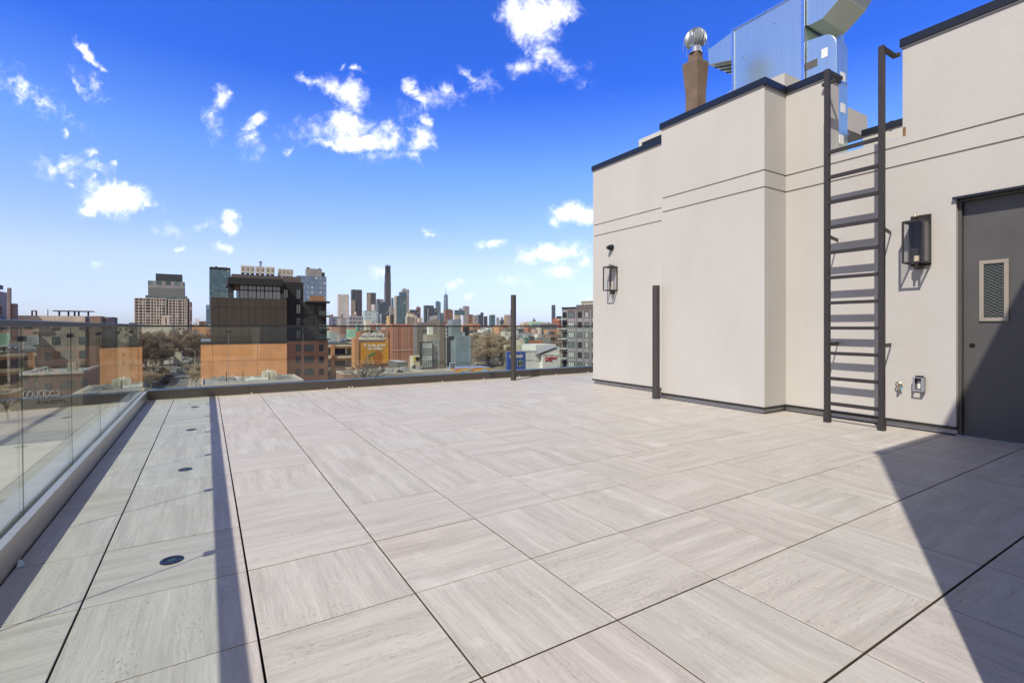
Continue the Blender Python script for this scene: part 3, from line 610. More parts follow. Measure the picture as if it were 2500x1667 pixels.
# ---- chimney with turbine ventilator
Xc=8.0
t=thing('brick_chimney','brown rendered chimney with a flared top on the roof left of the duct','chimney',(Xc,6.18,3.26))
CH=mat('chimney_render',(.165,.118,.086),.95,0,.22,3.5,.006,18)
def ring4(z,x0,x1,y0,y1): return [(x0,y0,z),(x1,y0,z),(x1,y1,z),(x0,y1,z)]
secs=[ring4(0,0,.27,0,.275),ring4(2.45,0,.27,0,.275),ring4(2.60,-.01,.28,-.01,.29),ring4(3.02,-.035,.31,-.035,.325),ring4(3.06,-.035,.31,-.035,.325)]
m=MB(); n=0
for s in secs: m.v+=s
for a in range(len(secs)-1):
    for i in range(4):
        j=(i+1)%4; m.f.append((a*4+i,a*4+j,a*4+4+j,a*4+4+i)); m.c.append(None)
m.f.append((16,17,18,19)); m.c.append(None)
m.build('stack',CH,t,bevel=.01)
MB().box(.045,.235,.045,.245,3.061,3.24).build('neck',CH,t,bevel=.008)
t=thing('turbine_vent','shiny ribbed metal turbine ventilator turning on top of the brown chimney','ventilator',(Xc+.14,6.325,6.50))
MB().lathe([(.125,0),(.125,.03),(.105,.035),(.105,.13)],0,0,28).build('collar',GALV2,t,smooth=True)
fins=MB(); n=17; prof=[]
for k in range(13):
    ph=math.pi*k/12; prof.append((max(.02,.085+.125*math.sin(ph)) if 0<k<12 else .10,.13+.16*(1-math.cos(ph))))
for k,(r,z) in enumerate(prof):
    for i in range(n*4):
        a=2*math.pi*i/(n*4)+.45*math.sin(math.pi*k/12); rr=r*(1,.93,.80,.68)[i%4]; fins.v.append((rr*math.cos(a),rr*math.sin(a),z))
N4=n*4
for k in range(12):
    for i in range(N4):
        j=(i+1)%N4; fins.f.append((k*N4+i,k*N4+j,(k+1)*N4+j,(k+1)*N4+i)); fins.c.append(None)
fins.cyl((0,0,.445),(0,0,.47),.12,.09,24)
fins.build('blades',mat('vent_steel',(.50,.53,.55),.42,.85,.1,10),t)
g=MB()
for a in (0.4,1.45,2.5): 
    pts=[]
    for k in range(17):
        ph=math.pi*(k/16); pts.append((.235*math.cos(ph)*math.cos(a),.235*math.cos(ph)*math.sin(a),.05+.45*math.sin(ph)**.75 if 0<k<16 else .05))
    g.tube(pts,.006,5)
g.build('guard',GALV2,t)

# ---- big galvanised duct work
X0=9.2
t=thing('exhaust_duct','huge galvanised steel exhaust duct with louvred hood and curved elbows behind the parapet','duct',(X0,5,3.26))
def PY(lst,x=0): return [(x,y-5,z-3.26) for y,z in lst]
def prism(lst,x0,x1): return MB().ext(PY(lst,x0),(x1-x0,0,0))
prism([(6.225,3.3),(6.225,7.262),(4.829,7.262),(4.829,3.3)],0,1.5).build('main_box',GALV,t,bevel=.006)
prism([(6.840,7.150),(6.228,7.250),(6.228,6.655),(6.838,6.825)][::-1],.02,1.2).build('intake_hood',GALV,t,bevel=.004)
lv=MB()
for k in range(5):
    x=.18+k*.2; lv.ext([(x,6.80-5,6.80-3.26),(x,6.26-5,6.645-3.26),(x,6.26-5,6.62-3.26),(x,6.80-5,6.775-3.26)],(.02,0,0))
lv.build('louvre',BLACK,t)
fl_=MB().box(-.022,0,6.20-5,6.25-5,3.3-3.26,7.27-3.26).box(-.02,0,4.80-5,4.86-5,3.3-3.26,7.27-3.26).box(-.016,0,4.86-5,6.20-5,7.235-3.26,7.27-3.26)
fl_.build('flange',GALV2,t)
el=[(4.80,4.2),(4.80,6.33)]
for k in range(9):
    a=math.pi/2*(k/8); el.append((4.53-.242*math.sin(a),6.03+.262*math.cos(a)))
el+=[(4.288,4.2)]
prism(el[::-1],0.03,.42).build('elbow',GALV,t,bevel=.004)
MB().box(.0,.45,4.28-5,4.81-5,5.42-3.26,5.45-3.26).box(.0,.45,4.28-5,4.81-5,4.55-3.26,4.58-3.26).build('joint_flange',GALV2,t)
prism([(4.288,3.3),(4.288,4.2),(4.80,4.2),(4.80,3.3)],.05,.44).build('riser',GALV2,t)
ou=[(4.80,7.40),(4.80,6.62),(4.733,6.587),(4.516,6.592),(4.19,6.82),(4.06,7.02),(4.35,7.40)]
prism(ou,.03,.85).build('outlet_duct',GALV,t,bevel=.004)
rib=MB()
for q in range(6):
    a=.02+q*.03; rib.ext([(.0,4.19-.13*a/.2-5,6.82+.2*a/.2-3.26),(.0,4.19-.13*a/.2-5-.012,6.82+.2*a/.2-3.26),(.0,4.19-.13*a/.2-5-.012,6.83+.2*a/.2-3.26+.008)],(.86,0,0))
rib.build('flex_collar',GALV2,t)
for y,z,w,h_ in ((4.48,5.97,.10,.16),):
    MB().box(.024,.029,y-w/2-5,y+w/2-5,z-h_/2-3.26,z+h_/2-3.26).build('sticker',WHITE,t)
for x,z in ((.18,5.52),(.18,4.98),(.12,4.42)): MB().box(x,x+.15,4.282-5,4.287-5,z-.08-3.26,z+.08-3.26).build('sticker',WHITE,t)
MB().box(.022,.031,4.60-5,4.80-5,5.80-3.26,5.93-3.26).build('opening',mat('duct_inside',(.10,.09,.08),.6),t)
bl=MB()
for y in (4.83,6.225):
    for q in range(16): z=5.2+q*.135; bl.cyl((-.024,y-5,z-3.26),(-.034,y-5,z-3.26),.012,.012,6)
for q in range(8): bl.cyl((-.018,5.0-5+q*.17,7.245-3.26),(-.03,5.0-5+q*.17,7.245-3.26),.010,.010,6)
for y,z in ((5.35,6.95),(6.0,6.6)): bl.cyl((0,y-5,z-3.26),(-.02,y-5,z-3.26),.014,.014,8)
bl.build('bolts',GALV2,t)
# curved duct foot left of main box
m=MB(); pts=[(6.25,4.9)]
for k in range(9):
    a=math.pi/2*k/8; pts.append((6.25+.42*math.sin(a),6.12-.42+.42*math.cos(a)))
pts.append((6.67,4.9))
prism(pts,.1,.9).build('side_elbow',GALV,t)
# condensers
t=thing('rooftop_condenser','pale condenser unit just showing above the coping of the far wall section','air conditioner',(7.8,6.75,3.26))
MB().box(0,.4,0,.75,0,1.87).build('casing',mat('ac_cream',(.55,.53,.47),.6),t,bevel=.01)
MB().box(-.004,0,.1,.65,1.72,1.78).build('grille',BLACK,t)
# =================================================================== THE CITY
def PX(x,Y): return onY(x,800,Y)[0]
def PZ(x,y,Y): return onY(x,y,Y)[2]
g_=MB(); g_.face([(-3500,-1000,GZ),(8500,-1000,GZ),(8500,8900,GZ),(-3500,8900,GZ)])
gr=g_.build('ground',mat('city_ground',(.20,.165,.125),.95,0,.35,.02)); gr['kind']='structure'
ASPH=mat('asphalt',(.125,.115,.108),.9,0,.2,.4)
st=MB().box(-12.6,-4.2,60,900,GZ-.1,GZ+.004); st=st.build('street',ASPH); st['kind']='structure'
pv=MB().box(-16,-12.6,60,900,GZ-.1,GZ+.14).box(-4.2,-1.0,60,900,GZ-.1,GZ+.14); pv=pv.build('pavement',mat('pavement',(.27,.24,.20),.9,0,.15,.5)); pv['kind']='structure'
pl=MB().box(-78,-16.2,14,87.5,GZ-.1,GZ+.006); pl=pl.build('parking_lot',mat('pale_concrete',(.46,.40,.33),.9,0,.14,.15)); pl['kind']='structure'
mk=MB()
for k in range(60): mk.box(-8.45,-8.3,70+k*12,74+k*12,GZ,GZ+.008)
mk=mk.build('road_marking',mat('marking',(.6,.5,.2),.8)); mk['kind']='structure'
ct=MB().box(-75,40,88,96.5,GZ-.1,GZ+.005); ct=ct.build('cross_street',ASPH); ct['kind']='structure'

# -- windows ----------------------------------------------------------------
WINCACHE={}
def window(root,x,z,w,h_,frame,glassm,mull=1,name='window',y=0.0):
    """a window on the local y=0 face (faces -y); frame is a part, pane its sub-part"""
    key=(round(w,2),round(h_,2),frame.name,glassm.name,mull)
    if key not in WINCACHE:
        f=MB(); b=.09
        f.box(0,w,-.07,.0,0,b).box(0,w,-.07,.0,h_-b,h_).box(0,b,-.07,0,b,h_-b).box(w-b,w,-.07,0,b,h_-b)
        for k in range(1,mull): xx=w*k/mull; f.box(xx-.045,xx+.045,-.06,0,b,h_-b)
        p=MB().box(b,w-b,-.03,-.001,b,h_-b)
        fo=f.build(name,frame); po=p.build('pane',glassm)
        WINCACHE[key]=(fo.data,po.data)
        bpy.data.objects.remove(fo); bpy.data.objects.remove(po)
    fd,pd=WINCACHE[key]
    o=bpy.data.objects.new(name,fd); COL.objects.link(o); o.parent=root; o.location=(x,y,z)
    q=bpy.data.objects.new('pane',pd); COL.objects.link(q); q.parent=o
    return o
WF=mat('frame_dark',(.03,.03,.033),.5); WP=mat('frame_pale',(.55,.55,.53),.5)
PG=mat('pane_dark',(.016,.02,.024),.08,0,.3,.3); PG2=mat('pane_sky',(.13,.17,.18),.12,0,.35,.25); PG3=mat('pane_blind',(.38,.42,.40),.35,0,.2,.3)

# -- the big dark and orange building ----------------------------------------
YA=100.0
A0=PX(515,YA); A1=PX(700,YA); AL=PX(490,YA)
zt=PZ(600,727.5,YA); zm=PZ(600,837,YA)
DK=panels('dark_panels',(.048,.038,.029),(.015,.013,.012),1.15,3.1,.05,.7)
DK2=mat('dark_render',(.014,.0145,.017),.7,0,.1,.3); DK3=mat('dark_brown',(.040,.034,.031),.7,0,.15,.4)
OR=panels('orange_panels',(.72,.325,.135),(.38,.17,.08),6.9,4.6,.05,.8)
OR2=panels('orange_brown',(.46,.215,.115),(.28,.13,.075),40,3.1,.04,.8)
tA=thing('apartment_building','charcoal panelled apartment block on an orange lower wall with a glazed penthouse','building',(A0,YA,GZ))
def a(x0,x1,y0,y1,z0,z1,mb=None): return (mb or MB()).box(x0-A0,x1-A0,y0-YA,y1-YA,z0-GZ,z1-GZ)
a(AL,A1,YA-.25,YA+14,GZ,zm).build('orange_wall',OR,tA)
a(A0,A1,YA,YA+14,zm,zt).build('panel_wall',DK,tA)
a(AL,A0-.01,YA,YA+13,zm,zm+.5).build('ledge',mat('zinc',(.24,.27,.28),.4,.3),tA)
a(AL-.1,A1,YA-.3,YA-.255,zm-.15,zm+.28).build('string_course',DK2,tA)
YR=YA+4.2; B1=PX(801,YR); B2=PX(797,YR); B3=PX(741,YR)
zr=PZ(750,690.5,YR); zr2=PZ(770,737,YR); zl=PZ(750,832,YR)
a(A1,B1,YR,YR+6,GZ,zl).build('orange_wall',OR2,tA)
a(A1+.01,B3,YR+.05,YR+5.5,zl+.01,zr).build('upper_wall',DK2,tA)
a(B3+.01,B2,YR+.02,YR+5,zl+.01,zr2).build('upper_wall',DK3,tA)
a(B2+.01,PX(800.5,YR),YR+1,YR+4.5,zl+.01,PZ(800,832-26,YR)).build('side_wall',mat('dark_side',(.05,.052,.052),.7),tA)
# balconies: wooden rail at the top, dark slabs with glass lower down
MBw=mat('wood_cladding',(.28,.15,.075),.7,0,.2,2)
a(B3+.3,B2+.4,YR-1.3,YR,zr2-.25,zr2+.12).build('roof_slab',DK2,tA)
a(B3+1.0,B2-.6,YR-1.2,YR-1.1,zr2+.125,zr2+1.15).build('timber_screen',MBw,tA)
for k,y in enumerate((774,806,830)):
    zz=PZ(780,y,YR)
    b=a(PX(775,YR),B2+.4,YR-1.5,YR,zz,zz+.3); b.build('balcony_slab',DK2,tA)
    gl=a(PX(775,YR),B2+.35,YR-1.5,YR-1.46,zz+.31,zz+1.2); gl.build('balcony_glass',GLASS,tA)
def wa(px0,px1,y0,y1,Y,fr,gl,mull=2):
    x0=PX(px0,Y);x1=PX(px1,Y);z1=PZ((px0+px1)/2,y0,Y);z0=PZ((px0+px1)/2,y1,Y)
    window(tA,x0-A0,z0-GZ,x1-x0,z1-z0,fr,gl,mull,y=Y-YA-.001)
for (y0,y1) in ((706,730),(743,766),(775,794),(806,827)): wa(723,734,y0,y1,YR,WF,PG2 if y0!=743 else PG3,2)
wa(692,703.5,706,728,YR-.3,WF,PG3,2)
for (y0,y1) in ((743,768),(774,795),(806,829)): wa(744,767,y0,y1,YR,WF,PG,3)
for (y0,y1) in ((745,768),(776,795),(806,829)): wa(775,786,y0,y1,YR,WF,PG,2)
for (y0,y1) in ((841,857),(870,886),(900,915)):
    wa(722.5,733.5,y0,y1,YR,WF,PG2,2); wa(744,766,y0,y1,YR,WF,PG2,3); wa(779,790,y0,y1,YR,WF,PG,2)
# penthouse
YP=YA+3
zp0=zt; zp1=PZ(630,697,YP); zp2=PZ(630,681,YP)
a(PX(584,YP),PX(690,YP),YP+.2,YA+13.5,zp0,zp1).build('penthouse_core',mat('interior_dark',(.12,.13,.14),.5),tA)
a(PX(556,YP-1),PX(691,YP-1),YP-1.2,YA+14,zp1,zp2).build('penthouse_roof',DK2,tA)
a(PX(557,YP),PX(571,YP),YP,YP+1.2,zp0,zp1).build('pillar',DK2,tA)
a(PX(571.5,YP),PX(583.5,YP),YP+.4,YP+3,zp1-.9,zp1).build('timber_soffit',MBw,tA)
a(PX(686,YP),PX(692,YP),YP-.2,YA+14,zp0,zp1).build('pillar',DK2,tA)
x=PX(585,YP); w5=(PX(685,YP)-x)/5
PGW=mat('penthouse_glass',(.42,.44,.50),.06,0,.25,.25)
for k in range(5):
    window(tA,x+w5*k-A0,zp0+.02-GZ,w5-.02,(zp1-zp0)*.62,WF,PGW,2,y=YP-YA); window(tA,x+w5*k-A0,zp0+.02+(zp1-zp0)*.63-GZ,w5-.02,(zp1-zp0)*.35,WF,PGW,2,y=YP-YA)
a(PX(519,YA+.4),PX(697,YA+.4),YA+.4,YA+.45,zt,zt+.95).build('roof_glass_rail',GLASS,tA)
YU=YA+7
a(PX(566,YU),PX(687,YU),YU,YA+15,zp2,PZ(620,671,YU)).build('plant_box',mat('brown_grey',(.10,.085,.08),.8),tA)
zz=PZ(700,679,YU+2); a(PX(687.5,YU),PX(732,YU),YU-1.5,YA+9.5,zr+.01,zz).build('plant_box',mat('brown_grey',(0,0,0)),tA)
def condenser(label,x,y,z,w=1.45):
    t=thing('air_conditioner',label,'air conditioner',(x,y,z),0,'condenser units in a row on the charcoal building')
    MB().box(0,w,0,.8,.35,1.75).build('casing',mat('ac_cream',(.55,.53,.47),.6),t)
    MB().box(.1,w-.1,.1,.7,0,.35).build('stand',BLACK,t)
    m=MB().box(w*.27,w*.73,-.03,-.001,.78,1.42); m.build('fan',mat('fan_dark',(.13,.10,.07),.6),t)
    MB().cyl((w/2,-.031,1.1),(w/2,-.05,1.1),.12,.12,12).build('fan_hub',mat('ac_cream',(0,0,0)),t)
    return t
zz=PZ(620,671,YU)
def ordn(i,n): return ('leftmost','second from the left','third from the left','fourth from the left','fifth from the left','sixth from the left','seventh, the right end')[i] if i<n-1 else 'rightmost'
for k,px in enumerate((588,599.5,611,624,636,649,660)):
    condenser('cream condenser unit in the upper row of seven, '+ordn(k,7),PX(px,YU+.4),YU+.4,zz,PX(px+10.8,YU)-PX(px,YU))
zz=PZ(700,679,YU+2)
for k,px in enumerate((679,688.5,698,707.5)):
    condenser('cream condenser unit in the lower row of four, '+ordn(k,4),PX(px,YU+1),YU+1,zz,PX(px+8.6,YU)-PX(px,YU))
p=at(627.5,672,107); one('vent_pipe',MB().cyl((0,0,-.5),(0,0,1.9),.22,.22,12).cyl((0,0,1.9),(0,0,2.1),.32,.32,12),mat('vent_grey',(.30,.33,.36),.4,.4),'tall grey vent pipe rising behind the row of condensers','vent pipe',(p[0],112,p[2]))

# -- generic block: keeps to the photo's left and right edge whatever its depth -------
def span(xl,xr,Y,dep):
    if xl>=502: return PX(xl,Y+dep),PX(xr,Y)
    if xr<=502: return PX(xl,Y),PX(xr,Y+dep)
    return PX(xl,Y),PX(xr,Y)
def block(name,label,xl,xr,yt,Y,dep,m,extra=(),cat='building',z0=GZ,roof=None,group=None,parapet=.0):
    """extra: further boxes (xl,xr,ytop,dy0,dy1,material,partname) standing on or beside the main one"""
    X0,X1=span(xl,xr,Y,dep)
    if X1-X0<2: X0=X1-2
    zt=PZ((xl+xr)/2,yt,Y); root=thing(name,label,cat,(X0,Y,z0),0,group)
    MB().box(0,X1-X0,0,dep,0,zt-z0).build('wall',m,root)
    if roof is not None:
        q=min(.4,(X1-X0)*.05)
        MB().box(q,X1-X0-q,q,dep-q,zt-z0+.001,zt-z0+.03).build('roof',roof,root)
        if parapet:
            r=MB(); w=X1-X0
            for bb in ((0,w,0,q),(0,w,dep-q,dep),(0,q,q,dep-q),(w-q,w,q,dep-q)): r.box(bb[0],bb[1],bb[2],bb[3],zt-z0+.031,zt-z0+parapet)
            r.build('parapet',m,root)
    for (a0,a1,ay,d0,d1,mm,pn) in extra:
        xx0,xx1=span(a0,a1,Y+d0,d1-d0)
        if xx1<xx0+.4: xx0,xx1=PX(a0,Y+d0),PX(a1,Y+d0)
        z1=PZ((a0+a1)/2,ay,Y+d0)
        MB().box(xx0-X0,xx1-X0,d0,d1,(zt-z0 if z1>zt+.6 else 0)+.002,z1-z0).build(pn,mm,root)
    root['_w']=X1-X0; root['_h']=zt-z0
    return root
RG=mat('roof_grey',(.26,.25,.24),.9,0,.25,.15); RW=mat('roof_white',(.62,.61,.58),.8,0,.12,.15); RB=mat('roof_black',(.06,.06,.062),.9,0,.3,.15); RS=mat('roof_silver',(.40,.40,.40),.6,0,.25,.15)
rb=brick('red_brick',(.46,.14,.07),(.38,.115,.055),(.38,.24,.18)); rb2=brick('red_brick_dull',(.30,.14,.10),(.26,.12,.09),(.3,.25,.2)); tb_=brick('tan_brick',(.42,.33,.25),(.38,.30,.23),(.4,.35,.3)); ob=brick('orange_brick',(.60,.25,.10),(.53,.22,.09),(.5,.33,.2))
CREAM=mat('cream_render',(.56,.50,.40),.85,0,.10,.3); BEI=mat('beige_render',(.47,.40,.34),.85,0,.10,.3); GRY=mat('grey_render',(.27,.26,.25),.85,0,.12,.3); GBR=mat('grey_brown_render',(.21,.19,.17),.85,0,.1,.3); BGR=panels('blue_grey_panels',(.21,.26,.28),(.17,.22,.24),3.4,5.0,.06,.6); WHT=mat('white_render',(.68,.67,.64),.8,0,.08,.3)
CON=mat('concrete',(.62,.54,.43),.85,0,.12,.4)

# parking garage -------------------------------------------------------------
YG=122.0
gx0=PX(800,YG); t=thing('parking_garage','orange brick parking garage with cream bands and dark open decks, left of the billboard','garage',(gx0,YG,GZ))
def gbox(px0,px1,y0,y1,d0,d1,xr=830):
    x0=PX(px0,YG);x1=PX(px1,YG);zb=PZ(xr,y1,YG);za=PZ(xr,y0,YG)
    return MB().box(x0-gx0,x1-gx0,d0,d1,zb-GZ,za-GZ)
for (y0,y1) in ((841,846.5),(869,875),(898,904)): gbox(800,865,y0,y1,-.02,24).build('concrete_band',CON,t)
for (y0,y1) in ((846.6,850.5),(875.1,879),(904.1,907)): gbox(800,865,y0,y1,.1,23.5).build('brick_band',ob,t)
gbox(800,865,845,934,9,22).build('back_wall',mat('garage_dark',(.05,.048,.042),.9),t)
for px0,px1 in ((808.5,816.5),(861,866)): gbox(px0,px1,840,934,-.35,.6).build('pillar',ob,t)
gbox(800,866,839,840.9,.2,24).build('parapet_coping',RB,t)
for (y0,y1) in ((851,868),(880,897)):
    o=gbox(801,808,y0,y1,.5,.6); o.build('opening_frame',mat('garage_frame',(.06,.075,.07),.4),t)
YB=118.0
lr3_z=PZ(970,914,92)+.03
bx0=PX(866,YB); t=thing('brick_hall','cream and orange brick hall carrying the large orange billboard','building',(bx0,YB,GZ))
def bbox(px0,px1,y0,y1,d0,d1,Y=YB): 
    return MB().box(PX(px0,Y)-bx0,PX(px1,Y)-bx0,d0,d1,PZ(900,y1,Y)-GZ,PZ(900,y0,Y)-GZ)
bbox(876,941,830,940,.3,12).build('wall',CON,t); bbox(866,876,824,940,0,3).build('tower',ob,t); bbox(941,948.5,824,889,0,1.2).build('tower',ob,t)
bbox(876.2,942,827,829.9,.0,12.2).build('coping',CREAM,t); bbox(878,947,886,896,-.15,.05).build('mural_base',mat('mural_base',(.50,.20,.10),.8,0,.2,.5),t)
MB().box(.4,PX(941,YB)-bx0-.3,.7,11.5,PZ(900,829.5,YB)-GZ,PZ(900,829,YB)-GZ+.02).build('roof',RG,t)
bl=thing('billboard','orange wall billboard with white lettering and a green leaf','billboard',(PX(880,YB),YB-.45,PZ(900,888,YB)))
bw=PX(947.5,YB)-PX(880,YB); bh=PZ(900,836,YB)-PZ(900,888,YB)
MB().box(0,bw,0,.25,0,bh).build('board',mat('billboard_orange',(.62,.28,.025),.7,0,.12,.5),bl)
def lettering(txt,size,loc,m,parent,rot=(R(90),0,0),name='lettering',bold=.012,ext=.03,align='CENTER',sx=1,caps=False):
    cu=bpy.data.curves.new(name,'FONT'); cu.body=txt; cu.small_caps_scale=.78
    if caps:
        for ch in cu.body_format: ch.use_small_caps=True
    cu.size=size; cu.align_x=align; cu.extrude=ext; cu.offset=bold; cu.space_character=1.0; cu.resolution_u=3
    o=bpy.data.objects.new('tmp',cu); COL.objects.link(o); dg=bpy.context.evaluated_depsgraph_get()
    me=bpy.data.meshes.new_from_object(o.evaluated_get(dg)); bpy.data.objects.remove(o)
    me.materials.clear(); me.materials.append(m)
    q=bpy.data.objects.new(name,me); COL.objects.link(q); q.parent=parent; q.location=loc; q.rotation_euler=rot; q.scale=(sx,1,1); return q
LW=mat('letter_white',(.75,.70,.60),.6); LR=mat('letter_red',(.45,.015,.02),.5)
lettering('If soda grew',1.05,(bw*.50,-.04,bh*.80),LW,bl,bold=.03); lettering('on trees',1.05,(bw*.50,-.04,bh*.645),LW,bl,bold=.03)
lf=MB()
for (cx,cz,a0,L,wd) in ((.34,.38,.5,1.3,.5),(.27,.29,.9,1.0,.4)):
    pts=[]
    for k in range(10):
        s=k/9; pts.append((s*L,wd*math.sin(math.pi*s)))
    for k in range(9,-1,-1):
        s=k/9; pts.append((s*L,-wd*.6*math.sin(math.pi*s)))
    lf.face([(bw*cx+(p*math.cos(a0)-q*math.sin(a0)),-.02,bh*cz+(p*math.sin(a0)+q*math.cos(a0))) for p,q in pts][::-1])
lf.build('painted_leaf',mat('leaf_green',(.07,.20,.07),.7,0,.3,2),bl)
fr=MB(); fr.face([(bw*.60+1.2*math.cos(2*math.pi*k/24),-.018,bh*.30+1.75*math.sin(2*math.pi*k/24)) for k in range(24)]); fr.build('painted_fruit',mat('fruit',(.42,.13,.02),.7,0,.35,1.2),bl)

# buildings in the middle distance -----------------------------------------------
slit=facade('brick_slits',(.52,.22,.13),(.05,.055,.06),1.35,1.0,.42,.86,.4,.4,.1)
t=block('brick_tower','tall orange-red brick building with narrow vertical window slits','red' and 949 or 0,1008,791,150,3,rb,(),roof=RG)
w=t['_w'];h_=t['_h']; z1=h_-.3; rows=6
for r in range(rows):
    for c in range(12 if r<3 else 9):
        if 4<=c<=5 and r<2: continue
MB().box(.45+c*(w-.7)/12,.45+c*(w-.7)/12+(w/12)*.42,-.03,.0,h_-4.1-r*3.9,h_-1.0-r*3.9).build('window',PG,t)
for c in range(12):
    if c in (4,5): continue
    MB().box(.45+c*(w-.7)/12-(w/12)*.5,.45+c*(w-.7)/12-(w/12)*.18,-.10,0,h_-19.5,h_-.8).build('mullion',mat('stone_pink',(.55,.33,.25),.8),t)
for r in (2,4): MB().box(-.05,w+.02,-.16,0,h_-4.6-r*3.9+3.95,h_-4.6-r*3.9+4.3).build('string_course',mat('stone_pink',(.55,.33,.25),.8),t)
t=block('grey_block','plain grey-brown windowless block right of the red brick tower',1008,1062,787,158,4,GBR,roof=RG)
MB().box(w*0+4,6,-.05,0,t['_h']-6,t['_h']-5).build('vent_louvre',BLACK,t)
# stepped grey apartment house
YS=128.0
t=thing('stepped_apartments','grey-brown stepped apartment house with white framed windows and a dark stair tower','building',(PX(1030,YS),YS,GZ)); sx0=PX(1030,YS)
def sb_(px0,px1,y0,d0,d1,m,pn):
    MB().box(PX(px0,YS+d0)-sx0,PX(px1,YS+d0)-sx0,d0,d1,0,PZ((px0+px1)/2,y0,YS+d0)-GZ).build(pn,m,t)
sb_(1030,1056,834,0,1.6,DK3,'low_wing'); sb_(1057.5,1073.5,825,1.0,2.6,GBR,'mid_wing'); sb_(1083,1092,825,1.0,2.5,GBR,'mid_wing'); sb_(1074,1088,786,.9,2.4,mat('stair_brown',(.15,.125,.105),.8,0,.1,.4),'stair_tower'); sb_(1042,1073,817,3.2,6,mat('tan_render',(.34,.29,.22),.85),'upper_wing')
def ws(px0,px1,y0,y1,d,gl,mull): 
    Y=YS+d; window(t,PX(px0,Y)-sx0,PZ((px0+px1)/2,y1,Y)-GZ,PX(px1,Y)-PX(px0,Y),PZ(px0,y0,Y)-PZ(px0,y1,Y),WP,gl,mull,y=d)
for k in range(4):
    y=837+k*15.2; ws(1031.5,1054.5,y,y+13,0,PG2 if k%2 else PG3,4)
    ws(1059.5,1072,827+k*15,827+k*15+12.5,1,PG2,3); ws(1083,1090.5,829+k*15,829+k*15+13.5,1,PG3,2)
ws(1045,1058,824,833,3.2,PG3,3)
p=onY(1052,817,YS+5); one('white_bulkhead',MB().box(0,1.3,0,1.5,0,2.2),WHT,'small white bulkhead door standing on the stepped apartment roof','bulkhead',(PX(1047,YS+5),YS+5,p[2]))
t=block('blue_grey_building','large blue-grey panelled building with a blank side wall',1092,1150,821,126,6,BGR,((1092,1112,781,1,4,BGR,'upper_block'),(1112.5,1126,779,1,4.1,BGR,'upper_block'),(1112,1135,811,1.2,5,mat('pale_blue_grey',(.33,.38,.40),.7),'step_block')),roof=RS)
# shopfront murals and signs at the foot of it
YM=119.0
x0=PX(1113,YM); x1=PX(1197,YM); z1=PZ(1150,898,YM); z0=PZ(1150,912,YM)
t=thing('mural_wall','long low wall painted with a rainbow mural','wall',(x0,YM,GZ))
MB().box(0,x1-x0,0,6,0,z1-GZ).build('wall',mat('mural_blue',(.20,.26,.48),.7,0,.25,.4),t)
cols=[(.55,.12,.03),(.60,.25,.03),(.60,.45,.08),(.06,.18,.45),(.60,.60,.62),(.10,.25,.42)]
for gi,(cx,sc) in enumerate(((.10,.55),(.27,.75),(.47,.6),(.64,.75),(.83,.5))):
    for k,c in enumerate(cols[gi%3:]+cols[:gi%3]):
        r1=(3.0-k*.46)*sc; r0=r1-.46*sc; arc=MB(); n=14
        for i in range(n):
            a0=math.pi*i/n; a1=math.pi*(i+1)/n; q=lambda r,an:(cx*(x1-x0)+r*1.5*math.cos(an),-.03-.015*k-.11*gi,z1-GZ-3.05*sc*.93+r*.98*math.sin(an))
            arc.face([q(r0,a0),q(r0,a1),q(r1,a1),q(r1,a0)])
        arc.build('painted_band',mat('paint_%d'%cols.index(c),c,.7),t)
t=thing('framed_sign','blue and orange sign in a pale frame standing before the blue-grey building','sign',(PX(1098,112),112,GZ))
w=PX(1111.5,112)-PX(1098,112); za=PZ(1105,885,112)-GZ; zb=PZ(1105,903,112)-GZ
MB().box(0,w,0,.2,zb,za).build('frame',mat('sign_pale',(.5,.58,.68),.6),t); MB().box(.15,w-.15,-.04,0,zb+(za-zb)*.34,za-.2).build('panel',mat('sign_blue',(.06,.09,.18),.6),t); MB().box(.15,w-.15,-.04,0,zb+.12,zb+(za-zb)*.32).build('panel',mat('sign_orange',(.55,.24,.06),.6),t)
d=MB(); d.face([(w*.25,-.05,zb+(za-zb)*.66),(w*.5,-.05,zb+(za-zb)*.60),(w*.75,-.05,zb+(za-zb)*.66),(w*.5,-.05,zb+(za-zb)*.74)]); d.build('emblem',mat('emblem',(.5,.48,.35),.6),t)
for xx in (.05,w-.15): MB().box(xx,xx+.1,.21,.3,0,zb+1).build('post',GRY,t)
# storage building
YC=146.0
t=thing('storage_building','white storage building with a blue corner block and a red sign','building',(PX(1240,YC),YC,GZ)); cx0=PX(1240,YC)
def cb(px0,px1,y0,d0,d1,m,pn,z=0): MB().box(PX(px0,YC+d0)-cx0,PX(px1,YC+d0)-cx0,d0,d1,z,PZ((px0+px1)/2,y0,YC+d0)-GZ).build(pn,m,t)
BLUE=mat('storage_blue',(.035,.085,.34),.6,0,.06,.5)
cb(1240,1282.5,858.5,0,1.2,BLUE,'blue_block'); cb(1282.6,1325,862,.15,6,WHT,'white_wing'); cb(1325.1,1368,866,-1.6,3,WHT,'white_wing'); cb(1272,1323,858,1.25,9,GRY,'rear_wing')
q=lambda px,y,d: (PX(px,YC+d)-cx0,d,PZ(px,y,YC+d)-GZ)
g=MB(); g.ext([q(1326,865,-1.2),q(1366,865.5,-1.2),q(1366,847,-1.2)],(0,3.5,0)); g.build('gable',WHT,t)
g=MB(); a0=q(1312,863,-1.5); b0=q(1362,845,-1.5); g.ext([a0,b0,(b0[0],b0[1],b0[2]-.25),(a0[0],a0[1],a0[2]-.25)],(0,6,0)); g.build('slanted_roof',mat('roof_sheet',(.30,.30,.30),.5,0,.1,.5),t)
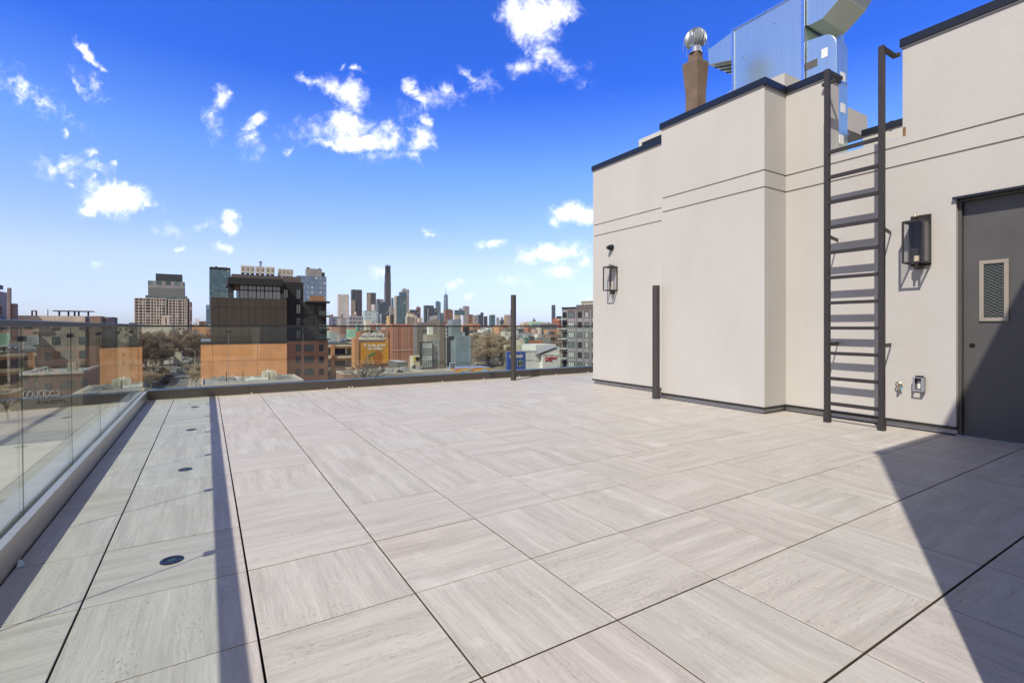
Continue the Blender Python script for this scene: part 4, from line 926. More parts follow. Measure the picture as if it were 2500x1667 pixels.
cb(1308,1358,841,14,24,WHT,'rear_block')
x=PX(1263,YC)-cx0; window(t,x,PZ(1270,894,YC)-GZ,PX(1277,YC)-PX(1263,YC),PZ(1270,880,YC)-PZ(1270,894,YC),WP,PG,3)
lettering('CubeSmart',1.55,(PX(1260.5,YC)-cx0,-.06,PZ(1260,873,YC)-GZ),LW,t,bold=.05,sx=.80,caps=True)
lettering('CubeSmart',1.45,(PX(1346.5,YC-1.6)-cx0,-1.68,PZ(1346,877,YC-1.6)-GZ),LR,t,bold=.05,sx=.88,caps=True); lettering('self storage',.85,(PX(1339.5,YC-1.6)-cx0,-1.68,PZ(1346,881.7,YC-1.6)-GZ),LR,t,bold=.02,sx=.82)
for px0,px1,y in ((1284,1302,879),(1307,1320,881)): MB().box(PX(px0,YC)-cx0,PX(px1,YC)-cx0,.05,.14,PZ(px0,y+.7,YC)-GZ,PZ(px0,y,YC)-GZ).build('ledge',GRY,t)
MB().box(PX(1326,YC-1.6)-cx0,PX(1367,YC-1.6)-cx0,-1.68,-1.61,PZ(1340,867.4,YC-1.6)-GZ,PZ(1340,866.6,YC-1.6)-GZ).build('ledge',GRY,t)
# grey apartment building on the right, turned a little towards us
p0=Vector(at(1385,800,151)); p1=Vector(at(1480,800,143)); dx=p1-p0; wR=Vector((dx.x,dx.y)).length
t=thing('grey_apartments','grey panelled apartment building with balconies, cut off by the stucco wall','building',(p0.x,p0.y,GZ),math.atan2(dx.y,dx.x))
GP=mat('lilac_grey',(.235,.225,.25),.7,0,.06,.4); GD=mat('taupe_grey',(.115,.10,.105),.7,0,.06,.4); GM=mat('mid_grey',(.18,.175,.185),.7,0,.06,.4)
zt=at(1394,751,150)[2]-GZ; ztr=at(1440,745.5,147)[2]-GZ
MB().box(0,wR,0,14,0,ztr-.8).build('wall',GD,t); MB().box(3.2,wR,-.1,14,ztr-.8,ztr).build('cornice',GD,t); MB().box(-2.4,-.01,.8,12,0,zt).build('side_wing',GP,t); MB().box(-2.45,3.2,.3,13,zt+.001,zt+.2).build('coping',BLACK,t); MB().box(3.15,wR+.1,-.15,14.1,ztr+.001,ztr+.18).build('coping',BLACK,t)
fw=[.30,2.35,3.95,5.55,7.3,9.0,10.8]
for r in range(7):
    zz=at(1400,776+24.2*r,150)[2]-GZ
    for c,(x0_,w_,mu,gl) in enumerate(((.35,2.1,3,PG3),(3.75,1.3,2,PG),(6.2,1.1,2,PG3),(8.6,1.3,2,PG))):
        window(t,x0_,zz,w_,1.75,WF,gl if (r+c)%3 else PG2,mu)
        MB().box(x0_-.25,x0_+w_+.25,-.05,0,zz-1.2,zz-.12).build('spandrel',GP,t)
    MB().box(-.02,wR,-.03,0,zz-1.24-.16,zz-1.24).build('string_course',GM,t)
    window(t,-2.1,zz,1.4,1.8,WF,PG,2,y=.8)
    MB().box(-3.4,-.1,-.6,.78,zz-.5,zz-.32).build('balcony_slab',WP,t)
    MB().box(-3.38,-.12,-.58,-.55,zz-.31,zz+.65).build('balcony_glass',GLASS,t)
for x_ in (2.75,5.35,7.7,10.3): MB().box(x_,x_+.55,-.09,0,0,ztr-1.3).build('pilaster',GM,t)
for k in range(9):
    q=thing('air_conditioner','pale condenser on the grey apartment roof, '+('leftmost of the row','second of the row from the left','third of the row from the left','fourth of the row','fifth, in the middle of the row','sixth of the row','seventh of the row','eighth of the row','ninth, mostly behind the stucco wall')[k],'air conditioner',(0,0,0),0,'condensers on the grey apartment roof')
    L=Matrix.Rotation(math.atan2(dx.y,dx.x),4,'Z')@Vector((4.1+k*.95,1.2,ztr+.2)); q.location=(p0.x+L.x,p0.y+L.y,GZ+L.z); q.rotation_euler=(0,0,math.atan2(dx.y,dx.x))
    MB().box(0,.7,0,.5,0,1.25).build('casing',mat('ac_cream',(0,0,0)),q); MB().box(.1,.6,-.02,0,.45,1.05).build('grille',mat('fan_dark',(0,0,0)),q)

# left side ------------------------------------------------------------------
YT=150.0
t=block('tan_apartments','long tan panelled apartment house with a flat roof, beyond the left glass',14,246,771,YT,20,panels('tan_panels',(.50,.43,.36),(.36,.30,.25),8,3.3,.07,.85),((246,258,775,1,14,brick('brown_brick',(.25,.15,.11),(.22,.13,.10),(.3,.22,.18)),'brick_wing'),),roof=RG)
for k in range(5):
    for r in range(4): window(t,3+k*4.6,t['_h']-3.2-r*3.3,1.3,1.7,WF,PG2,2)
p=onY(134,771,YT); t=thing('roof_pergola','dark flat-topped pergola standing on the roof of the tan apartment house','pergola',(p[0],YT+2,p[2]))
w=PX(214,YT)-PX(134,YT)
MB().box(-.6,w+.6,-1,2.4,1.05,1.25).build('canopy',BLACK,t)
for k in (0,.28,.47,.6,.9): MB().box(w*k+.2,w*k+.5,0,.3,0,1.05).build('post',BLACK,t)
p=onY(66,771,YT); one('roof_frame',MB().box(0,.25,0,.4,0,1.1).box(.7,.95,0,.4,0,1.1).box(0,.95,.001,.399,1.1,1.3),mat('rust_red',(.10,.03,.03),.8),'small dark red frame on the tan apartment roof','roof frame',(p[0],YT+3,p[2]))
p=onY(108,771,YT); one('mast',MB().cyl((0,0,0),(0,0,1.6),.09,.07,8),BLACK,'short dark mast on the tan apartment roof left of the pergola','mast',(p[0],YT+3,p[2]))
t=block('brick_flats','grey-pink brick building with tall dark windows at the left edge of the picture',-90,17,702,142,18,brick('pink_brick',(.30,.25,.24),(.27,.22,.21),(.3,.26,.25)),((17.2,25,702.5,.5,1.3,brick('brown_brick2',(.22,.17,.16),(.2,.15,.14),(.25,.2,.2)),'corner_bay'),(25.2,44,741,1,3,brick('brown_brick2',(.22,.17,.16),(.2,.15,.14),(.25,.2,.2)),'low_wing'),(-40,8,695,4,6,BLACK,'plant_room')),roof=RG)
w=t['_w']
for r in range(5):
    for k in range(3): window(t,w-2.6-k*4.2,t['_h']-5.4-r*4.2,1.0,3.2,WF,PG,1)
for k in range(3): window(t,w+1.3+k*.75,PZ(34,768,143)-GZ,.68,1.7,WF,PG,1,y=.98)
block('brick_shed','low brick wing beside the tan apartment house',246.5,257,772,148,6,brick('brown_brick',(0,0,0),(0,0,0),(0,0,0)),roof=RG)
block('grey_shed','pale grey rooftop cabin with a dark edge right of the tan apartments',258,276,774,175,8,mat('cabin_grey',(.45,.46,.48),.7),((272,276,774,-.1,8,DK3,'dark_edge'),),roof=RB)
t=block('flat_warehouse','long low warehouse with a white parapet, seen through the left glass',50,242,913,124,17,mat('warehouse_grey',(.20,.19,.18),.9,0,.2,.3),roof=RS)
w=t['_w'];h_=t['_h']
MB().box(-.1,w+.1,-.2,.3,h_-.02,h_+.5).box(-.1,.3,.301,17,h_-.02,h_+.5).box(w-.3,w+.1,.301,17,h_-.02,h_+.5).build('parapet',WHT,t)
MB().box(w*.72,w*.72+1.3,1,2.4,h_,h_+2.0).build('chimney',CREAM,t)
for k,(xx,hh) in enumerate(((.27,.9),(.33,1.0),(.40,1.3),(.44,.8),(.47,.8))): MB().cyl((w*xx,1.4,h_),(w*xx,1.4,h_+hh),.13,.13,8).build('vent_stub',CREAM,t)
rr=random.Random(3)
def graffiti(parent,x0,z0,L,H,y,m,n,name='graffiti'):
    m_=MB()
    for k in range(n):
        xx=x0+L*(k+.5)/n; pts=[]
        a0=rr.uniform(0,6)
        for i in range(8): pts.append((xx+L/n*.55*math.cos(a0+i*.75)*rr.uniform(.5,1),y,z0+H*.5+H*.5*math.sin(a0+i*.75)*rr.uniform(.6,1)))
        m_.tube(pts,H*.06,4)
    m_.build(name,m,parent)
graffiti(t,w*.03,2.0,5.2,1.5,-.05,mat('spray_pale',(.55,.58,.62),.7),7); graffiti(t,w*.25,.8,4,.8,-.05,BLACK,6)
block('orange_deck','orange brick car deck with a dark opening left of the warehouse',-120,60,873,150,14,ob,((-60,40,880,-.1,0,mat('garage_dark',(0,0,0)),'opening'),),roof=RG)

# hotel with the pale window lattice -----------------------------------------------
YH=330.0
t=thing('lattice_hotel','stepped hotel tower with a cream window lattice and dark upper storeys','building',(PX(329,YH),YH,GZ)); hx=PX(329,YH)
def hb(px0,px1,y0,y1,d0,d1,m,pn):
    MB().box(PX(px0,YH)-hx,PX(px1,YH)-hx,d0,d1,(PZ(400,y1,YH)-GZ) if y1 else 0,PZ(400,y0,YH)-GZ).build(pn,m,t)
HG=facade('hotel_glass',(.05,.06,.065),(.07,.085,.095),2.2,3.3,.8,.8,.2,.6,.15)
hb(329,457,729,None,0,14,HG,'glass_body'); hb(457.2,461,727,None,1,14,mat('hotel_side',(.06,.055,.055),.7),'side_wall'); hb(354,456,721,728.8,2,13,facade('hotel_bay',(.12,.14,.14),(.10,.16,.17),3.4,3.2,.75,.75,.25,.5,.1),'setback')
hb(359.5,450,702,720.8,4,13,mat('hotel_grey',(.155,.16,.165),.8,0,.08,.1),'grey_band'); hb(359,449.8,685,701.9,4,13,facade('hotel_top',(.27,.265,.27),(.08,.13,.13),4.1,7.4,.62,.66,.25,.4,.05),'upper_storeys'); hb(378,443.5,666.5,684.9,5,12,mat('hotel_crown',(.035,.045,.055),.6),'crown')
lat=mat('lattice_cream',(.58,.50,.44),.8)
def lattice(pa,pb,ncol,nrow,y0,y1):
    m=MB(); xa=PX(pa,YH)-hx; xb=PX(pb,YH)-hx; z1=PZ(400,y0,YH)-GZ; z0=PZ(400,y1,YH)-GZ; s=(z1-z0)/nrow
    for k in range(nrow+1): m.box(xa,xb,-.5,0,z0+k*s-.19,z0+k*s+.19)
    xx=xa; q=random.Random(5); ws=[q.choice((.8,1,1.3,1.7)) for _ in range(ncol)]; tt=sum(ws)
    acc=0
    for wv in [0]+ws:
        acc+=wv; cxx=xa+(xb-xa)*acc/tt; m.box(cxx-.17,cxx+.17,-.46,-.001,z0,z1)
    m.build('window_lattice',lat,t)
lattice(329,405,9,12,729.5,813); lattice(412,456.5,6,12,731,813)
block('side_tower','slim reddish tower with a pale edge behind the lattice hotel',461.5,469,737,380,12,facade('pinkstripe',(.45,.30,.28),(.10,.07,.07),5,9,.5,.8),roof=RG)
t=block('belfry','small cream stone belfry with an arched opening in front of the lattice hotel',398,416,774,300,5,mat('belfry_stone',(.55,.47,.42),.8),roof=RG)
w=t['_w'];h_=t['_h']
MB().box(w*.4,w*.62,-.05,0,h_-5,h_-1).build('arch_opening',BLACK,t); MB().box(-.6,w+.6,-.6,5.6,h_,h_+.8).build('cornice',lat,t)
for xx in (.05,.28,.68,.9): MB().cyl((w*xx,-.3,h_-5.2),(w*xx,-.3,h_),.28,.28,8).build('column',lat,t)
block('church_hall','cream church hall under the belfry',373,425,792,296,20,CREAM,roof=RG)

# skyline ---------------------------------------------------------------------------
def tower(name,label,xl,xr,yt,d,m,extra=(),dep=None,cat='tower',z0=GZ):
    Y=d*ray((xl+xr)/2,800)[1]; wpx=(xr-xl)/FPX*d; dep=dep or min(max(wpx*.5,8),40)
    return block(name,label,xl,xr,yt,Y,dep,m,[(a,b,c,e*dep,f*dep,g,h) for (a,b,c,e,f,g,h) in extra],cat)
F=facade
blueg=F('sky_blue_glass',(.085,.135,.185),(.065,.12,.175),4,5,.75,.7,.2,.3,.08); tealg=F('teal_glass',(.095,.14,.16),(.07,.125,.15),4,6,.8,.8,.2,.22,.03); hotelb=F('hotel_blue',(.14,.20,.30),(.22,.28,.38),2.4,2.9,.5,.45,.25,.5,.22)
darkb=F('dark_brown_tower',(.085,.075,.075),(.035,.035,.045),4.5,300,.5,1,.4,.2,0); tanb=F('tan_tower',(.36,.29,.24),(.14,.13,.13),7,6,.5,.55,.4,.4,.1); darkg=F('dark_grid',(.07,.085,.11),(.04,.055,.08),5,5,.6,.6,.2,.35,.06)
whi=F('white_pixel',(.58,.54,.50),(.22,.21,.21),8,9,.5,.55,.4,.6,.2); palegl=F('pale_glass',(.42,.50,.52),(.28,.36,.38),5,5,.6,.6,.2,.5,.3); brn=F('brown_tower',(.23,.12,.09),(.10,.075,.075),4.5,5,.5,.5,.4,.4,.1); gre=F('grey_tower',(.33,.31,.30),(.12,.13,.15),4.5,5,.5,.55,.4,.4,.1); crm=F('cream_tower',(.52,.42,.32),(.14,.15,.17),4,4.5,.5,.55,.4,.4,.1)
tower('glass_tower','tall teal glass tower with a black crown left of the charcoal building',511,563,659,520,F('hotel_teal',(.06,.115,.15),(.075,.145,.185),2.6,3.2,.7,.6,.2,.45,.10),((511.2,562.5,652.8,.1,.9,BLACK,'crown'),(516,521,651,.3,.5,GRY,'tank'),(525,531,650,.3,.5,BLACK,'tank'),(535,556,652.5,.2,.6,GRY,'plant_room')))
tower('glass_tower','narrow blue glass tower just left of the charcoal building',503,511.5,744,700,F('narrow_blue',(.10,.17,.24),(.16,.23,.30),6,8,.6,.6,.2,.6,.2))
tower('hotel_tower','pale blue gridded hotel tower with a grey roof block right of the charcoal building',720,797,674,300,hotelb,((745,786,656,.3,.9,GRY,'roof_block'),(775,793,665,.35,.8,DK3,'roof_block'),(748,756,652.5,.4,.6,BLACK,'tank'),(777,783,655,.4,.6,BLACK,'tank')))
tower('apartment_tower','white tower with scattered dark windows, the leftmost of the far skyline',823,852,718.5,2200,whi)
tower('apartment_tower','dark tower with a tan lower half, second of the far skyline',856.5,884,707,2300,darkb,((856.6,868,733,-.12,-.02,tanb,'tan_front'),(857,861,714,-.1,0,tealg,'glass_corner')))
tower('office_tower','brown and dark slab tower left of the tallest tower',895,918,714.5,2250,darkb,((895,905,714.5,-.05,-.01,tanb,'brown_front'),))
tower('office_block','grey low office block between the brown slab and the tallest tower',918.5,937,730,2300,gre)
t=tower('supertall_tower','tallest tower of the skyline, dark bronze and stepped',938,954.5,688,2600,darkb,((939,954,668,.05,.95,darkb,'upper_shaft'),(940,953.5,649,.1,.9,darkb,'upper_shaft'),(941,943,646.5,.1,.3,BLACK,'crown_fin'),(945,948,646,.1,.3,BLACK,'crown_fin'),(950.5,953,647,.1,.3,BLACK,'crown_fin')),dep=30)
tower('office_block','wide dark blue office block at the foot of the tallest tower',920,950,741,1500,darkg,((932,946,737,.2,.8,darkg,'roof_block'),))
tower('office_block','white and grey office block left of the dark blue block',906,920,743,1400,gre,((907,914,743,-.05,-.01,WHT,'white_front'),))
tower('glass_block','pale stepped glass block in front of the dark blue block',885,923,758.5,700,palegl,((923.2,931,766,.1,.9,palegl,'low_step'),))
tower('glass_tower','slim blue glass tower right behind the tallest tower',955,961,727,3000,blueg)
tower('office_block','grey stone block with small setbacks right of the tallest tower',950,962,749,1300,gre,((951,958,747,.2,.8,GRY,'setback'),))
tower('apartment_block','narrow yellow facade beside a dark block',944,952,771,800,mat('yellow_facade',(.60,.42,.18),.8,0,.2,.05))
tower('apartment_block','small dark block right of the yellow facade',952.2,961.5,768,820,DK3)
tower('glass_tower','broad teal glass tower with a cream left edge',962,991.5,722.5,1200,tealg,((962,968,722.6,-.06,-.01,mat('cream_edge',(.52,.47,.40),.8),'cream_edge'),))
tower('glass_tower','teal glass tower rising just behind the cream-edged one',973.5,992,713,1500,blueg)
tower('apartment_tower','pale grey tower with a notched top behind the teal glass towers',980,999,706.5,2000,gre,((985,990,703,.2,.6,GRY,'tank'),))
tower('office_block','dark teal block behind red brick houses right of the glass towers',999,1024,756,1500,darkg)
tower('apartment_block','brown stepped brick block with tan corner',994,1012,762,1300,brn,((997,1000,755,-.05,0,CREAM,'tan_corner'),))
tower('apartment_block','red-brown block peaking behind the dark teal block',1016,1027,750,1700,brn,((1018,1023,748,.2,.8,brn,'peak'),))
tower('office_tower','navy glass tower with a green left edge',1034,1059,745.5,1300,darkg,((1044,1068,752,-.3,-.02,darkg,'front_slab'),(1034.5,1037,747,-.04,-.01,mat('green_edge',(.10,.17,.15),.4),'green_edge'),(1044,1045.3,752,-.36,-.31,WP,'white_edge')))
tower('glass_tower','grey-blue glass tower left of the spired tower',1063,1076,737.5,5200,blueg,((1064,1073,735,.2,.8,blueg,'roof_step'),),dep=30)
# spired tower: tapering
d=6500.; p=at(1088.5,800,d); 
def frust(z0,z1,r0,r1,n=8,rot=0):
    m=MB(); 
    for z,r in ((z0,r0),(z1,r1)):
        for k in range(n): an=2*math.pi*k/n+math.pi/8+rot; rr_=r*(1 if n>4 else 1); m.v.append((rr_*math.cos(an),rr_*math.sin(an),z))
    for k in range(n): j=(k+1)%n; m.f.append((k,j,n+j,n+k)); m.c.append(None)
    m.f.append(tuple(n+k for k in range(n))); m.c.append(None); return m
t=thing('spired_tower','tapering blue glass skyscraper with a thin spire','skyscraper',(p[0],p[1],GZ))
H1=(798-719.5)/FPX*d+15; frust(0,H1,37,25).build('shaft',blueg,t); MB().cyl((0,0,H1),(0,0,H1+22),10,8,10).build('roof_ring',GRY,t); MB().cyl((0,0,H1+22),(0,0,(798-703)/FPX*d+15),3.2,1.2,6).build('spire',GRY,t)
tower('office_block','dull teal office block right below the spired tower',1070,1087,764,2500,tealg)
tower('apartment_tower','brown brick tower in front of the spired tower',1084,1106,756,1900,brn,((1094,1101,754,.2,.8,GRY,'tank'),(1088,1094,755,.3,.8,brn,'roof_step')))
tower('apartment_tower','cream gridded tower with a dark green top',1108,1125,769,1400,crm,((1109,1134,757,.3,.9,tealg,'upper_block'),(1120.5,1129,752.5,.4,.8,GRY,'tank')))
tower('apartment_tower','pale striped tower with dark right side',1129.5,1146,747,2600,gre)
tower('apartment_tower','red-brown brick tower right of the pale striped tower',1141.5,1155,767.5,1700,brn)
tower('apartment_tower','grey slab tower with cream edge, left of the three in a cluster',1154,1167,770,1700,gre,((1163,1166,767,-.05,0,CREAM,'cream_edge'),))
tower('apartment_tower','dark central tower of the cluster with a black water tank',1167,1180,768,1750,darkg,((1173,1180.5,763,.2,.7,BLACK,'tank'),))
tower('apartment_tower','dark brown tower closing the cluster on the right',1180.5,1190,772,1700,darkb)
tower('apartment_tower','teal and cream tower pair left of the standing pipe',1194,1209,769,2100,tealg,((1200.5,1207.5,767.5,-.06,0,CREAM,'cream_front'),))
tower('stone_tower','small stepped grey stone tower far off between taller ones',1211.5,1218.5,776,4200,gre,((1213,1217,774.5,.2,.8,GRY,'top'),))
tower('stone_tower','grey stone tower with a pointed top beside the dark blue block',1222,1229,775,4000,gre,((1224.5,1226.5,772.5,.3,.7,GRY,'top'),))
tower('office_block','dark navy low block with slanted shoulders',1219.5,1236,781,1500,darkg)
tower('apartment_tower','beige tower with slanting yellow flank, partly behind the standing pipe',1230.5,1249,768.5,1300,F('beige_slab',(.38,.33,.31),(.32,.28,.27),8,400,.4,1,.8,.2,0),((1230.6,1235,770,-.05,0,mat('yellow_flank',(.5,.38,.20),.8),'yellow_flank'),))
tower('glass_tower','slim glass tower peeping over the beige tower',1246,1248.5,757,5200,blueg)
tower('needle_tower','lone slender dark blue tower on the horizon right of the pipe',1346.5,1356,744.5,3600,darkg,((1352.5,1356.2,744.3,-.1,-.01,palegl,'pale_side'),))
tower('brick_flats','orange brick flats with square windows beside the grey apartment building',1356,1367.5,777,420,F('orange_flats',(.42,.15,.08),(.06,.05,.05),2.6,3.0,.45,.5,.5,.4,.05))
tower('apartment_block','small dark block between orange flats and grey apartments',1365,1371,772,600,DK3)
tower('apartment_block','low pinkish block on the horizon left of the needle tower',1338,1345,788,2300,brn)
tower('school_building','long cream stone school with roof turrets on the horizon',1269,1294,789.5,500,crm,((1272,1291,786,.2,.8,CREAM,'upper_storey'),))
t=tower('domed_church','dark red domed church with twin spikes on the horizon',1297,1311,786,900,brn,((1300,1308,781,.2,.8,brn,'drum'),(1302.4,1303,776,.4,.5,BLACK,'spike'),(1304.6,1305.2,776,.4,.5,BLACK,'spike')))
# green copper mansard
def mansard(label,px0,px1,yt,yb,Y,dep,m,wallm,ins=.18):
    x0=PX(px0,Y);x1=PX(px1,Y);zb=PZ((px0+px1)/2,yb,Y);zt_=PZ((px0+px1)/2,yt,Y); w=x1-x0
    t=thing('copper_roof_hall',label,'building',(x0,Y,GZ)); MB().box(0,w,0,dep,0,zb-GZ).build('wall',wallm,t)
    r=MB(); i=w*ins; j=min(dep*.35,i*1.2)
    r.v=[(0,0,zb-GZ),(w,0,zb-GZ),(w,dep,zb-GZ),(0,dep,zb-GZ),(i,j,zt_-GZ),(w-i,j,zt_-GZ),(w-i,dep-j,zt_-GZ),(i,dep-j,zt_-GZ)]
    r.f=[(4,5,6,7),(0,1,5,4),(1,2,6,5),(2,3,7,6),(3,0,4,7)]; r.c=[None]*5
    r.build('roof',m,t); return t
COP=mat('copper_green',(.19,.33,.24),.7,0,.25,.3); OLV=mat('olive_roof',(.13,.16,.11),.8,0,.25,.3)
mansard('hall with a bright green copper roof on the horizon, above the storage building',1296,1337,785,797,430,18,COP,CREAM)
t=mansard('old hall with a long dark olive roof behind the parking garage',872,948,806,818,210,20,OLV,rb2,.06)
t=mansard('church with a steep weathered green roof behind the garage roof tanks',843,884,804,829,190,18,COP,tb_,.34)
MB().cyl((5.5,4,13.5),(5.5,4,16.6),.6,.5,8).build('turret',COP,t)

# row houses, workshops and other low buildings in the middle distance ---------------
LOW=[('white_warehouse','wide white warehouse roofline below the white pixel tower',801,828,774,330,12,WHT,RW),
('grey_loft','grey loft building with a paler left face behind the railing',823,845,778,300,10,GRY,RB),
('long_school','long grey building with a row of dark windows and a white roof',843,886,772.5,420,14,F('school_row',(.33,.32,.34),(.05,.06,.08),2.5,3.4,.6,.5,.3,.3,0),RW),
('cream_roofhouse','small cream rooftop cabin just above the railing',896,904.5,784,210,5,CREAM,RW),
('cream_lofts','cream concrete lofts with dark doors above the railing',990,1018,772,260,10,CREAM,RG),
('beige_house','beige house with a small chimney above the railing, right of the cream lofts',1018,1031,778,250,8,BEI,RG),
('silver_vents_house','house crowded with silver vents left of the dark stair tower',1050,1073,783,230,8,GRY,RS),
('grey_narrow_house','pale grey narrow house with two small windows left of the garage',801,824,813,140,7,mat('pale_house',(.42,.44,.44),.8,0,.1,.4),RS),
('pink_house','pink rendered party wall rising behind the pale grey house',812,824.5,797,160,6,mat('pink_wall',(.50,.30,.22),.8,0,.1,.4),RG),
('brown_house','dark brown brick house between the garage and the pink wall',825,846,799,170,8,rb2,RB),
('red_house','small red brick house with a chimney behind the billboard hall',876,896,812,165,7,rb,RB),
('salmon_house','salmon coloured house behind the billboard hall',884,906,818,158,7,mat('salmon',(.48,.25,.20),.8,0,.1,.4),RG),
('pink_tenement','pinkish brick tenement with small windows left of the slit brick tower',922,949,809,152,8,F('tenement',(.42,.26,.20),(.08,.08,.08),1.5,2.2,.4,.5,.4,.4,.1),RG),
('tan_gable_house','tan gabled house with a red dormer left of the green church roof',832,846,820,150,6,tb_,RG),
('orange_house','orange brick house with a slanting side, left of the pipe',1205,1228,797,330,14,ob,RB),
('dark_warehouse','dark flat warehouse under the railing right of the orange house',1227,1248,803,300,9,GBR,RB),
('cream_rowhouse','cream row house with two small windows left of the standing pipe',1222,1247,811,260,9,CREAM,RW),
('grey_rowhouse','blue-grey clapboard house behind the standing pipe',1256,1300,813,270,9,F('clapboard',(.36,.38,.42),(.1,.12,.16),1.8,2.6,.5,.5,.4,.5,.1),RG),
('brick_rowhouse','red brick row house right of the pipe below the railing',1280,1297,800,340,10,rb,RB),
('pink_rowhouse','pink house with a dark square opening below the green copper roof',1297,1313,805,300,8,mat('pink_front',(.48,.30,.26),.8,0,.1,.4),RG),
('cream_tall_house','narrow cream house below the green copper roof',1313,1322,801,320,8,CREAM,RW),
('olive_house','olive-grey house right of the narrow cream one',1322,1334,803,330,8,mat('olive_wall',(.24,.24,.19),.8),RG),
('long_brick_row','long orange-brown brick row under the needle tower',1328,1363,806,290,10,ob,RB),
('white_flat_house','small white flat house under the needle tower',1355,1368,803,380,8,WHT,RW),
('green_shed','small green metal shed among the low roofs',1281,1291,824,215,5,mat('green_metal',(.08,.18,.135),.6),None),
('yellow_house','yellow-cream building with small windows left of the blue storage block',1217,1274,844,165,9,F('yellow_wall',(.62,.57,.42),(.28,.26,.2),5.5,4.2,.16,.3,.5,.4,0),RG),
('brown_workshop','brown brick workshop with a tall black flue behind the storage building',1274,1306,842,168,8,brick('brown_brick3',(.20,.15,.11),(.18,.13,.10),(.2,.17,.14)),RB),
('white_dormer_house','small cream house with a white framed window among the bare trees',1262,1281,832,200,7,CREAM,RG),
('brick_flat_row','low orange row of houses left of the blue-grey building top',1126,1150,794,350,10,ob,RG),
('dark_corner_house','dark slate house beside the blue-grey upper block',1130,1146,800,240,7,DK2,RB),
('tan_low_house','tan low house with a cream parapet above the bare trees',1165,1205,814,300,9,tb_,RW),
('grey_low_house','grey low house above the bare trees, left of the tan one',1147,1166,810,330,9,GRY,RS),
('red_low_house','red-brown low house above the bare trees',1150,1163,818,280,7,rb2,RG),
('white_corner_house','white corner house among roofs just under the railing, left of the pipe',1185,1200,801,420,9,WHT,RW),
('stone_church_hall','dark grey hall with a black roof left of the hotel forecourt',272,330,795,330,12,CREAM,RB),
('cream_terrace','long cream terrace under the lattice hotel',335,398,803,270,8,CREAM,RW),
('orange_terrace','orange-brown brick terrace between the tree tops and the charcoal building',470,503,797,250,10,ob,RB),
('small_white_tower','small white stair tower on the horizon right of the lattice hotel',476,486,779,600,8,WHT,RW),
('brown_horizon_house','brown house on the horizon right of the white stair tower',486,503,785,500,9,brn,RB),
('forecourt_house','cream and white house deep in the street between the tree crowns',424,446,808,240,8,CREAM,RW)]
for (n,l,xl,xr,yt,Y,dp,m,rf) in LOW:
    if xl>880: dp*=.55
    b_=block(n,l,xl,xr,yt,Y,dp,m,roof=rf,parapet=.35 if rf else 0,cat='house' if 'house' in n or 'row' in n else 'building')
    if m.name in MATS and not any(k in m.name for k in ('school_row','tenement','clapboard','yellow_wall')):
        ww,hh=b_['_w'],b_['_h']; n_=min(7,int((ww-.8)/2.3)); fl_h=3.1
        for r_ in range(3 if Y<260 else 4):
            for c_ in range(n_):
                if (r_*5+c_*3+int(xl))%7==0: continue
                zq=hh-2.6-r_*fl_h
                if zq>1: window(b_,.7+c_*(ww-1.2)/max(n_,1),zq,.95,1.5,WP if int(xl)%2 else WF,PG if (r_+c_)%3 else PG2,1)

# graffiti wall right of the slit brick tower
t=block('graffiti_wall','low tan wall with black and yellow graffiti below the grey block',1000,1030,869,133,3,CON)
graffiti(t,t['_w']*.30,t['_h']-1.5,t['_w']*.68,1.3,-.06,BLACK,8); MB().box(.1,t['_w']*.26,-.05,0,t['_h']-1.7,t['_h']-.2).build('yellow_tag',mat('tag_yellow',(.6,.5,.08),.7),t)
# low roofs just beyond the parapet
def lowroof(name,label,px0,px1,y,Y,dep,m,rf,cat='building'):
    x0=PX(px0,Y);x1=PX(px1,Y);z=PZ((px0+px1)/2,y,Y)
    t=thing(name,label,cat,(x0,Y,GZ)); MB().box(0,x1-x0,0,dep,0,z-GZ).build('wall',m,t); MB().box(.2,x1-x0-.2,.2,dep-.2,z-GZ+.001,z-GZ+.03).build('roof',rf,t)
    r=MB(); w=x1-x0
    for bb in ((0,w,0,.2),(0,w,dep-.2,dep),(0,.2,.2,dep-.2),(w-.2,w,.2,dep-.2)): r.box(*bb,z-GZ+.031,z-GZ+.3)
    r.build('parapet',BEI,t); t['_z']=z; return t
lr1=lowroof('flat_roofed_shop','low flat roofed shop with rooftop machinery at the foot of the orange wall',491,742,938,78,10,GRY,RG)
lr2=lowroof('brick_shop','small brown brick shop with a white sign at the foot of the garage',838,876,914,92,6,rb2,RB)
lr3=lowroof('grey_workshops','long grey workshop roof among bare trees right of the billboard',905,1035,914,92,12,GRY,RG)
lr4=lowroof('tan_shop','tan shop with a flat roof under the framed sign',1037,1112,909,101,6,BEI,RG)
block('dark_workshop','dark grey workshop with pale door frames below the slit brick tower',947,996,884,110,7,mat('workshop_dark',(.13,.12,.115),.9),roof=RS)
